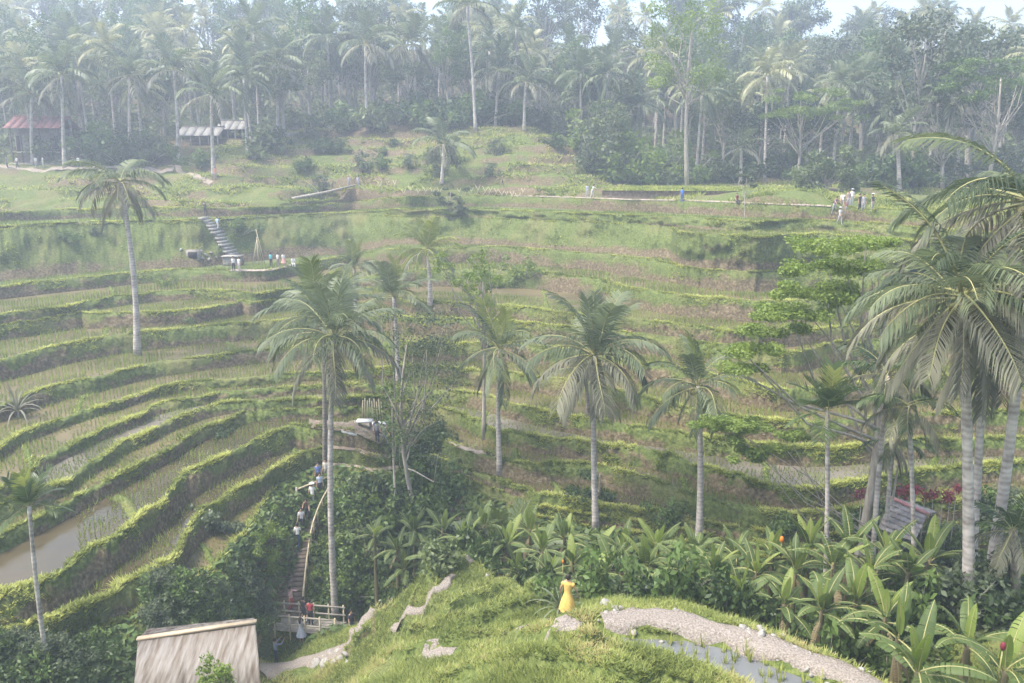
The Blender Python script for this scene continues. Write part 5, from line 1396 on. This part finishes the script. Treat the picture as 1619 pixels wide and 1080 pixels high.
for k in range(n):
    q = a + (c - a) * ((k + .5) / n); b = MB(); b.box((0, 0, 0), ((c - a).length / n * .96, .5, .7 + .25 * rnd.random()), taper=.9); link("stone_block", b.mesh("stone_block", M['palestone']), root, q - a + Vector((0, 0, .2)), (0, 0, math.atan2((c - a).y, (c - a).x)))
tag(root, "low pale stone wall right of the pavilions", "wall")

# ------------------------------------------------------------------ small built things on the terraces
def xfence(label, pix, n, h, mat='bamboo', d0=70):
    pts = [ground_hit(px, py, d0) for px, py in pix]; a = np.array([tuple(p) for p in pts]); root = empty("bamboo_fence", pts[0])
    t = np.linspace(0, 1, len(a)); b = MB(); b.tube([(0, 0, 0), (.62, 0, h)], .04, 5); X1 = b.mesh("pole", M[mat]); b = MB(); b.tube([(.62, .06, 0), (0, .06, h)], .04, 5); X2 = b.mesh("pole", M[mat])
    for k in range(n):
        f = (k + .2) / n; p = Vector([np.interp(f, t, a[:, i]) for i in range(3)]) - pts[0]
        p.z = H(p.x + pts[0].x, p.y + pts[0].y) - pts[0].z
        s = rnd.uniform(.8, 1.15)
        link("pole", X1, root, p, (rnd.uniform(-.1, .1), rnd.uniform(-.12, .12), 0), s); link("pole", X2, root, p, (rnd.uniform(-.1, .1), rnd.uniform(-.12, .12), 0), s)
    return tag(root, label, "fence")
xfence("pale crossed bamboo fence left of the small top terrace tree", [(596, 312), (650, 311), (700, 310)], 9, 1.3)
xfence("pale crossed bamboo fence right of the small top terrace tree", [(722, 310), (780, 310), (830, 311)], 12, 1.2)
q = ground_hit(409, 419, 60); root = empty("bamboo_tripod", q)
for k in range(5):
    a = k * 1.257; b = MB(); b.tube([(math.cos(a) * .75, math.sin(a) * .75, -.1), (math.cos(a) * -.05, math.sin(a) * -.05, 3.2 if k else 4.1)], .05, 5); link("pole", b.mesh("pole", M['bamboo']), root)
tag(root, "tall bunch of bamboo poles leaned together beside the upper path", "bamboo poles")
q = ground_hit(305, 411, 60) + Vector((0, .3, -.1)); root = empty("stone_niche", q); b = MB(); b.box((0, 0, .55), (1.5, .5, 1.2)); link("frame", b.mesh("frame", M['stone']), root)
b = MB(); b.box((0, -.26, .55), (1.0, .1, .75)); link("opening_shade", b.mesh("opening_shade", M['dark']), root); tag(root, "dark stone niche in the earth bank left of the broad stairs", "niche")  # black block paints the shade of the hole, frame is solid
for k, (px, py) in enumerate([(286, 395), (318, 398), (326, 404), (334, 400), (342, 408), (330, 410), (320, 409)]):
    q = ground_hit(px, py, 60); stone(q, rnd.uniform(.14, .28), "pale rock set in the earth bank beside the stone niche", "rocks beside the stone niche")
# seating platform: white kerb, benches, fence
kp = [ground_hit(px, py, 48) for px, py in [(541, 685), (550, 690), (565, 692), (582, 692), (600, 691)]]
for _ in range(2): kp = [kp[0]] + [(kp[i - 1] + kp[i] * 2 + kp[i + 1]) / 4 for i in range(1, len(kp) - 1)] + [kp[-1]]
b = MB(); b.tube([p - kp[0] + Vector((0, 0, .12)) for p in kp], .14, 7); tag(link("kerb", b.mesh("kerb", M['white'], True), None, kp[0]), "low white kerb curving round the sandy platform", "kerb")
for px, py, lb in [(577, 677, "left white bench on the sandy platform"), (601, 681, "right white bench on the sandy platform")]:
    q = ground_hit(px, py, 48)
    r2 = empty("bench", q + Vector((0, 0, .1))); b = MB(); b.box((0, 0, .46), (1.15, .7, .1)); link("seat", b.mesh("seat", M['white']), r2)
    for sx in (-1, 1):
        b = MB(); b.box((sx * .42, 0, .2), (.1, .5, .42)); link("leg", b.mesh("leg", M['stone']), r2)
    tag(r2, lb, "bench")
q0 = ground_hit(575, 662, 48); root = empty("bamboo_fence", q0)
for k in range(9):
    p = ground_hit(572 + k * 4.2, 664 + k * .4, 48); b = MB(); b.tube([(0, 0, -.2), (.12 - .03 * k, .1, 1.5 + .2 * (k % 2))], .045, 5); link("pole", b.mesh("pole", M['bamboo']), root, p - q0)
tag(root, "row of slanted bamboo stakes behind the seating platform", "fence")
# fallen things
q = ground_hit(500, 312, 70); o = link("fallen_palm_leaf", FS['yellow'][5][0], None, q + Vector((-1.5, 0, 2.2)), (0, .35, -.2), 5.0); tag(o, "yellowed palm leaf lying on the top terrace at the left", "palm leaf")
q = ground_hit(462, 316, 70); q2 = ground_hit(562, 316, 70); b = MB(); b.tube([Vector((0, 0, .15)), (q2 - q) * .5 + Vector((0, 0, .2)), q2 - q + Vector((0, 0, .45))], [.2, .17, .13], 8); tag(link("log", b.mesh("log", M['bark'], True), None, q), "pale felled palm log lying along the top terrace", "log")
q = ground_hit(283, 905, 38); o = link("fallen_palm_leaf", FS['coco'][6][1], None, q + Vector((-1.2, 0, .6)), (0, -.3, .3), 2.2); tag(o, "dry brown palm leaf hanging on the bank left of the stairs", "palm leaf")
# divider bund between the left pond and the planted plot beside it
w = [onZ(px, py, -18.2) for px, py in [(184, 786), (197, 791), (206, 805), (214, 817), (222, 820)]]
b = MB(); b.tube([p - w[0] for p in w], .38, 8, var=1.0); tag(link("bund", b.mesh("bund", M['bank'], True), None, w[0] - Vector((0, 0, .22))), "narrow grassy divider between the left pond and the planted plot", "bund", kind="structure")

# ------------------------------------------------------------------ people
def pose_mesh(name, stride=.0, armL=(.0, .0), armR=(.0, .0), sit=False, lean=0.0, female=False):
    V = []; Rr = []; E_ = []
    def v(p, r, par=None):
        V.append(p); Rr.append(r)
        if par is not None: E_.append((par, len(V) - 1))
        return len(V) - 1
    hz_ = .93 if not sit else .48
    pel = v((0, 0, hz_), (.125, .10)); sp = v((0, lean * -.12, hz_ + .2), (.115 if not female else .10, .09), pel); ch = v((0, lean * -.3, hz_ + .41), (.15 if not female else .135, .105), sp)
    nk = v((0, lean * -.42, hz_ + .56), (.055, .055), ch); hd = v((0, lean * -.47 - .015, hz_ + .66), (.078, .088), nk); v((0, lean * -.5 - .01, hz_ + .755), (.068, .078), hd)
    v((0, lean * -.47 - .105, hz_ + .655), (.014, .018), hd)
    for s, (fw, out) in ((-1, armR), (1, armL)):
        sh_ = v((s * .165, lean * -.3, hz_ + .47), (.062, .062), ch)
        a = R(fw); o = R(out)
        e = (s * (.175 + .27 * math.sin(o)), lean * -.3 - .27 * math.sin(a), hz_ + .47 - .28 * math.cos(a) * math.cos(o)); el = v(e, (.043, .043), sh_)
        a2 = a + R(20 if fw < 60 else 55)
        wv = (e[0] + s * .05 * (1 if fw < 60 else -1), e[1] - .24 * math.sin(a2), e[2] - .25 * math.cos(a2)); wr = v(wv, (.030, .026), el)
        dx = np.array(wv) - np.array(e); dx /= np.linalg.norm(dx)
        pm = np.array(wv) + dx * .07; pa = v(tuple(pm), (.036, .02), wr)
        for q in range(4):
            b0 = pm + dx * (.045 - .006 * abs(q - 1.3)) + np.array([0, (q - 1.5) * .019, 0]); f1 = v(tuple(b0), (.010, .010), pa); v(tuple(b0 + dx * (.042 - .005 * abs(q - 1.2)) + np.array([-s * .012, -.004, 0])), (.008, .008), f1)
        th_ = v(tuple(np.array(wv) + dx * .05 + np.array([-s * .015, -.038, 0])), (.011, .011), pa); v(tuple(np.array(wv) + dx * .085 + np.array([-s * .022, -.052, 0])), (.009, .009), th_)
        sd = stride * s
        hp = v((s * .088, 0, hz_ - .06), (.098, .1), pel)
        if sit: kn = v((s * .12, -.42, hz_ - .02), (.066, .066), hp); ak = v((s * .12, -.42, .08), (.042, .042), kn); v((s * .12, -.56, .03), (.04, .03), ak)
        else:
            kn = v((s * .095, -.20 * sd - .03, .49), (.064, .066), hp); ak = v((s * .095, -.42 * sd + .03 + (.08 if sd < 0 else 0), .085 + (.05 if sd < -.3 else 0)), (.042, .044), kn); v((s * .1, -.42 * sd - .12, .035), (.042, .03), ak)
    me = bpy.data.meshes.new(name); me.from_pydata(V, E_, []); me.update()
    o = bpy.data.objects.new(name, me); COL.objects.link(o)
    m = o.modifiers.new("skin", 'SKIN'); m.use_smooth_shade = True
    for i, r in enumerate(Rr): me.skin_vertices[0].data[i].radius = r
    me.skin_vertices[0].data[0].use_root = True
    s = o.modifiers.new("sub", 'SUBSURF'); s.levels = 1; s.render_levels = 1
    return o, hz_
POSE = {}
defs = {'stand': dict(), 'walk': dict(stride=.55, armL=(-18, 5), armR=(22, 5)), 'photo': dict(armL=(75, 10), armR=(75, 10)), 'sit': dict(sit=True, armL=(30, 5), armR=(30, 5), lean=.2), 'point': dict(armL=(80, 20), stride=.2), 'bend': dict(lean=.7, armL=(45, 5), armR=(40, 5), stride=.3), 'lady': dict(female=True, lean=.12, armL=(10, 22), armR=(12, 22), stride=.15)}
tmp = {k: pose_mesh("body", **d) for k, d in defs.items()}
dg = bpy.context.evaluated_depsgraph_get(); dg.update()
for k, (o, hz_) in tmp.items():
    me = bpy.data.meshes.new_from_object(o.evaluated_get(dg)); me.name = "body"
    MI = []
    for p in me.polygons:
        c = p.center; arm = abs(c.x) > .185 and c.z < hz_ + .36
        hair = c.z > hz_ + .60
        p.use_smooth = True
        if c.z < .075: mi = 3
        elif c.z > hz_ + .52: mi = 0
        elif arm and (abs(c.y) > .0): mi = 0 if c.z < hz_ + .30 or abs(c.y) > .12 else 1
        elif c.z > hz_ + .06: mi = 1
        else: mi = 2
        MI.append(mi)
    POSE[k] = (me, hz_, np.array(MI, np.int32)); bpy.data.objects.remove(o)
def cloth(c):
    key = "cloth_%.2f_%.2f_%.2f" % c
    if key not in M: M[key] = flat(key, c, .85)
    return M[key]
SKIN = flat("skin", (.42, .26, .18), .6); HAIR = flat("hair", (.02, .016, .013), .5); SHOE = flat("shoes", (.08, .07, .065), .7)
hb = {}
def hair_mesh(long):
    b = MB(); b.ball((0, .022, .015), .105, 10, 7, squash=(.92, .95, 1.12)); 
    if long: b.tube([(0, .085, .06), (0, .105, -.08), (0, .095, -.26)], [.075, .085, .05], 8)
    return b.mesh("hair", HAIR, True)
HM = {False: hair_mesh(False), True: hair_mesh(True)}
def hat_mesh(c): 
    b = MB(); b.tube([(0, .01, .075), (0, .01, .14)], [.11, .085], 10); b.tube([(0, .01, .07), (0, .01, .085)], [.19, .17], 12); return b.mesh("hat", cloth(c), True)
def person(pos, rz, label, pose='stand', top=(.6, .6, .6), bottom=(.06, .07, .1), long=False, hat=None, skirt=None, s=1.0, dress=None):
    me0, hz_, MI = POSE[pose]; me = me0.copy()
    me.materials.clear()
    for m in (SKIN, cloth(dress or top), cloth(bottom) if not (dress or skirt) else SKIN, SHOE): me.materials.append(m)
    me.polygons.foreach_set("material_index", MI); me.update()
    root = empty("person", pos, rz); root.scale = (s * .98,) * 3
    link("body", me, root)
    lean = {'bend': .7, 'sit': .2, 'lady': .12}.get(pose, 0)
    link("hair", HM[long], root, (0, lean * -.48, hz_ + .70))
    if hat: link("hat", hat_mesh(hat), root, (0, lean * -.48, hz_ + .70))
    if skirt or dress:
        b = MB(); n = 20; an = np.arange(n) * 2 * np.pi / n
        rows = [(.125, .105, hz_ + .17), (.15, .125, hz_ + .05), (.215, .19, hz_ - .12), (.27, .25, .62), (.31, .29, .40 if dress else .52)]
        if dress: rows = [(.168, .122, hz_ + .44), (.155, .12, hz_ + .34)] + rows
        V = [(math.cos(a) * rx * (1 + .05 * math.sin(a * 7) * (z < hz_)), math.sin(a) * ry * (1 + .06 * math.sin(a * 6 + 1) * (z < hz_)) - lean * .3 * max(0, (z - hz_) / .41), z) for rx, ry, z in rows for a in an]
        b.add(V, [(r * n + i, (r + 1) * n + i, (r + 1) * n + (i + 1) % n, r * n + (i + 1) % n) for r in range(len(rows) - 1) for i in range(n)]); link("dress" if dress else "skirt", b.mesh("dress", cloth(dress or skirt), True), root)
        if dress:
            for sx in (-1, 1):
                b = MB(); b.ball((sx * .185, lean * -.3, hz_ + .42), .085, 8, 6, squash=(.9, .9, 1.15)); link("sleeve", b.mesh("sleeve", cloth(dress), True), root)
    return tag(root, label, "person")
def pp_(px, py, label, rz=0.0, d0=20, d=None, **kw):
    q = ground_hit(px, py, d0) if d is None else foot_at(px, py, d)
    return person(q, rz, label, **kw)
WH, DK, BL_, GR, PK = (.72, .72, .70), (.05, .05, .065), (.10, .16, .30), (.35, .35, .36), (.62, .40, .38)
q = P(898, 921, 28.0); q = Vector((q.x, q.y, H(q.x, q.y)))
person(Vector((q.x, q.y, max(q.z, P(898, 921, 28.0).z - 1.72))), 2.8, "person in a bright yellow dress with dark hair standing on the spur", 'lady', dress=(.60, .40, .11), long=False, s=1.02)
pp_(438, 1058, "person in a blue grey shirt and dark trousers on the footpath", 2.4, pose='photo', top=(.26, .30, .42), bottom=(.07, .08, .12), d=44.5)
pp_(479, 1042, "person in a striped grey top and pale skirt with arms raised", 2.9, pose='photo', top=(.42, .42, .44), skirt=(.40, .42, .48), long=True, d=46)
pp_(557, 1012, "person in dark clothes with long dark hair at the bend of the footpath", .6, pose='walk', top=(.06, .05, .07), bottom=(.10, .10, .12), long=True, d=47)
br = A_ + L_ * .52
person(br + Vector((0, 0, .06)), 3.0, "person in a red shirt on the bamboo bridge", 'stand', top=(.50, .07, .09), bottom=DK)
person(A_ + L_ * .40 + Vector((0, .2, .06)), 2.6, "person in black on the bamboo bridge beside the red shirt", 'stand', top=(.04, .04, .05), bottom=DK)
def on_stair(i, dx=0.0): return Vector(LSC[i]) + Vector((dx, 0, .15))
person(on_stair(0, .1), 1.2, "person with bare arms in pink reaching out at the foot of the long stairs", 'point', top=PK, bottom=(.45, .10, .10))
person(on_stair(14), 3.1, "person in a white shirt and dark shorts halfway up the long stairs", 'walk', top=WH, bottom=(.05, .07, .14))
person(on_stair(18), .2, "person in a pale shirt coming down the upper half of the long stairs", 'walk', top=(.62, .60, .60), bottom=DK)
person(on_stair(21, .1), .1, "person in brown crouching over the railing on the long stairs", 'bend', top=(.22, .14, .10), bottom=DK)
person(on_stair(25), 2.9, "person in a white cap and white shirt near the top of the long stairs", 'walk', top=WH, bottom=(.35, .33, .28), hat=WH)
person(on_stair(28, .1), .3, "person in a light blue shirt at the top of the long stairs", 'stand', top=(.50, .56, .68), bottom=DK)
pp_(504, 768, "person in a blue shirt by the low wooden rail", .3, d0=48, top=(.16, .22, .48), bottom=DK)
pp_(516, 762, "person in a cream shirt behind the trunk of the tallest palm", .1, d0=48, top=(.62, .58, .50), bottom=(.3, .28, .25))
person(ground_hit(595, 690, 48) + Vector((0, 0, .1)), .3, "person in a dark blue top sitting before the right white bench", 'sit', top=(.08, .10, .20), bottom=DK)
person(ground_hit(597, 705, 48) + Vector((0, 0, .1)), 2.8, "person with a black and white pack standing at the platform kerb", 'stand', top=(.20, .20, .22), bottom=DK)
person(ground_hit(609, 708, 48) + Vector((0, 0, .1)), 1.0, "person in grey bending at the right edge of the platform", 'bend', top=(.38, .36, .36), bottom=(.2, .2, .22))
pp_(345, 366, "person in a light blue shirt halfway up the broad stairs", 2.8, d0=60, pose='walk', top=(.42, .56, .68), bottom=(.5, .45, .4))
pp_(325, 342, "person in dark clothes at the head of the broad stairs", .2, d0=60, pose='photo', top=(.12, .10, .10), bottom=DK)
pp_(370, 431, "left person in white before the stone pedestal", .3, d0=60, top=WH, bottom=DK)
pp_(379, 431, "right person in white before the stone pedestal", -.4, d0=60, top=(.66, .66, .66), bottom=(.4, .38, .36))
pp_(429, 423, "person in a turquoise shirt and black shorts on the upper path", 3.0, d0=60, top=(.10, .45, .50), bottom=DK)
pp_(440, 423, "person in a pale top and dark shorts between the turquoise shirt and the pink skirt", 2.7, d0=60, top=(.6, .58, .54), bottom=(.25, .22, .22))
pp_(449, 423, "person in a white top and pink skirt on the upper path", .4, d0=60, top=WH, skirt=(.62, .33, .30), long=True)
pp_(464, 424, "person in white sitting at the end of the upper path", .4, d0=60, pose='sit', top=WH, bottom=WH)
pp_(1078, 321, "person in a bright blue shirt and dark blue trousers on the field path", 3.0, d0=60, top=(.06, .22, .62), bottom=(.05, .10, .32))
pp_(928, 313, "person in a pale blue shirt by the left end of the field", .2, d0=60, top=(.52, .56, .64), bottom=(.5, .5, .5))
pp_(936, 314, "person in white with dark hair bending by the left end of the field", .8, d0=60, pose='bend', top=WH, bottom=(.6, .56, .52), long=True)
pp_(553, 312, "person in grey near the end of the felled log", .2, d0=60, top=(.42, .42, .48), bottom=(.3, .3, .33))
pp_(567, 312, "person in lavender near the end of the felled log", -.3, d0=60, top=(.42, .38, .52), bottom=(.3, .3, .33))
pp_(794, 296, "person in brown walking on the track below the hill", 1.3, d0=70, pose='walk', top=(.26, .20, .17), bottom=(.2, .17, .15))
pp_(1164, 325, "person in dark red sitting on the edge of the field path", .2, d0=60, pose='sit', top=(.20, .05, .07), bottom=DK)
for px, py, lb, t, ps, ht in [(1331, 333, "person in a white shirt carrying a pack in the crowd right of the field", WH, 'walk', None), (1346, 326, "person in white standing highest in the crowd right of the field", (.7, .68, .64), 'stand', WH), (1340, 331, "person with dark hair in the middle of the crowd", (.30, .24, .22), 'stand', None),
        (1358, 336, "person in black at the right of the crowd", DK, 'stand', None), (1364, 337, "person in grey stripes beside the person in black", GR, 'stand', None), (1378, 337, "person in black with a white hat apart from the crowd", (.06, .06, .08), 'stand', WH), (1318, 340, "person in purple at the left of the crowd", (.28, .14, .24), 'bend', None), (1327, 356, "person in white on the path below the crowd", WH, 'walk', WH), (1337, 345, "person in dark red below the crowd", (.30, .08, .10), 'stand', None)]:
    pp_(px, py, lb, rnd.uniform(-.6, .6), d0=60, pose=ps, top=t, bottom=rnd.choice((DK, GR, (.3, .25, .22))), hat=ht)
for px, lb, t, ps in [(12, "person in dark clothes leftmost before the red roofed house", (.10, .10, .12), 'stand'), (28, "person in white striped top second from the left before the house", (.58, .57, .58), 'walk'), (58, "person in a white shirt in the middle before the house", WH, 'stand'), (69, "person in grey right of the white shirt before the house", GR, 'stand'), (116, "person in black at the right end of the house path", DK, 'stand'), (125, "person in white at the right end of the house path", WH, 'stand')]:
    pp_(px, 266, lb, rnd.uniform(-.6, .6), d0=90, pose=ps, top=t, bottom=rnd.choice((DK, GR)))
pp_(341, 284, "person in an orange top at the foot of the palm before the pavilions", .3, d0=90, top=(.60, .25, .18), bottom=(.4, .3, .28))
pp_(1592, 412, "person in dark clothes with a white bag on the path at the right edge", -.4, d0=40, pose='walk', top=(.10, .11, .16), bottom=DK)

# ground cover over the gully and lower slopes
n = 60000
cx = rng.uniform(-40, 34, n); cy = rng.uniform(30, 66, n)
Zc = Hnear(cx, cy); limy = np.interp(cx / cy, TT, PROF_Y[0] + .8)
stair_x = np.interp(cy, LSC[:, 1], LSC[:, 0]); k = (cy < limy) & (np.abs(cx - stair_x - .1) > .95) & off_paths(cx, cy, .15) & ~((cx > -9.5) & (cx < 13) & (cy < 41)) & ~((cy < 40) & (cx < -9.5) & (cx > -14)) 
cx, cy, Zc = cx[k], cy[k], Zc[k]
g = np.random.default_rng(4)
# also the bank below the lowest terrace
jj = g.integers(0, NC, 26000); ss = g.random(26000); sel = VIEW[jj]; jj = jj[sel]; ss = ss[sel]
by = DI[-1][jj] - RUN[-1][jj] * ss ** .62; bz = ZI[-1][jj] + (ZF[-1][jj] - ZI[-1][jj]) * ss
cx = np.concatenate([cx, TT[jj] * by]); cy = np.concatenate([cy, by]); Zc = np.concatenate([Zc, bz])
n = len(cx); pp = np.stack([cx, cy, Zc + .05 + .3 * g.random(n)], -1)
nn = g.standard_normal((n, 3)) * .6 + np.array([0, -.35, 1.0]); nn /= np.linalg.norm(nn, axis=1)[:, None]
a = np.cross(nn, g.standard_normal((n, 3))); a /= np.linalg.norm(a, axis=1)[:, None]; c = np.cross(nn, a); s = (.13 + .17 * g.random(n))[:, None]
b = MB(); b.add(np.stack([pp - a * s, pp + c * s * .55, pp + a * s, pp - c * s * .55], 1).reshape(-1, 3), np.arange(n * 4).reshape(-1, 4), var=np.repeat(np.clip(.45 + .8 * fbm(cx / 2.5, cy / 2.5, 131) + .2 * g.standard_normal(n), 0, 1), 4))
tag(link("ground_cover", b.mesh("ground_cover", M['leaf'])), "low creeping leaves covering the gully and lower banks", "ground cover", kind="stuff")
# ------------------------------------------------------------------ haze
b = MB()
b.box((0, 160, 25), (1100, 480, 120))
hz = link("haze", b.mesh("haze", []))
hm = bpy.data.materials.new("haze"); hm.use_nodes = True
hn = hm.node_tree.nodes; hn.remove(hn["Principled BSDF"])
pv = hn.new("ShaderNodeVolumePrincipled")
pv.inputs["Color"].default_value = (.74, .83, 1.0, 1)
pv.inputs["Density"].default_value = HAZE_DENSITY
pv.inputs["Anisotropy"].default_value = .3
hm.node_tree.links.new(pv.outputs[0], hn["Material Output"].inputs["Volume"])
hz.data.materials.append(hm)
tag(hz, "pale blue haze hanging in the valley air", "haze", kind="stuff")
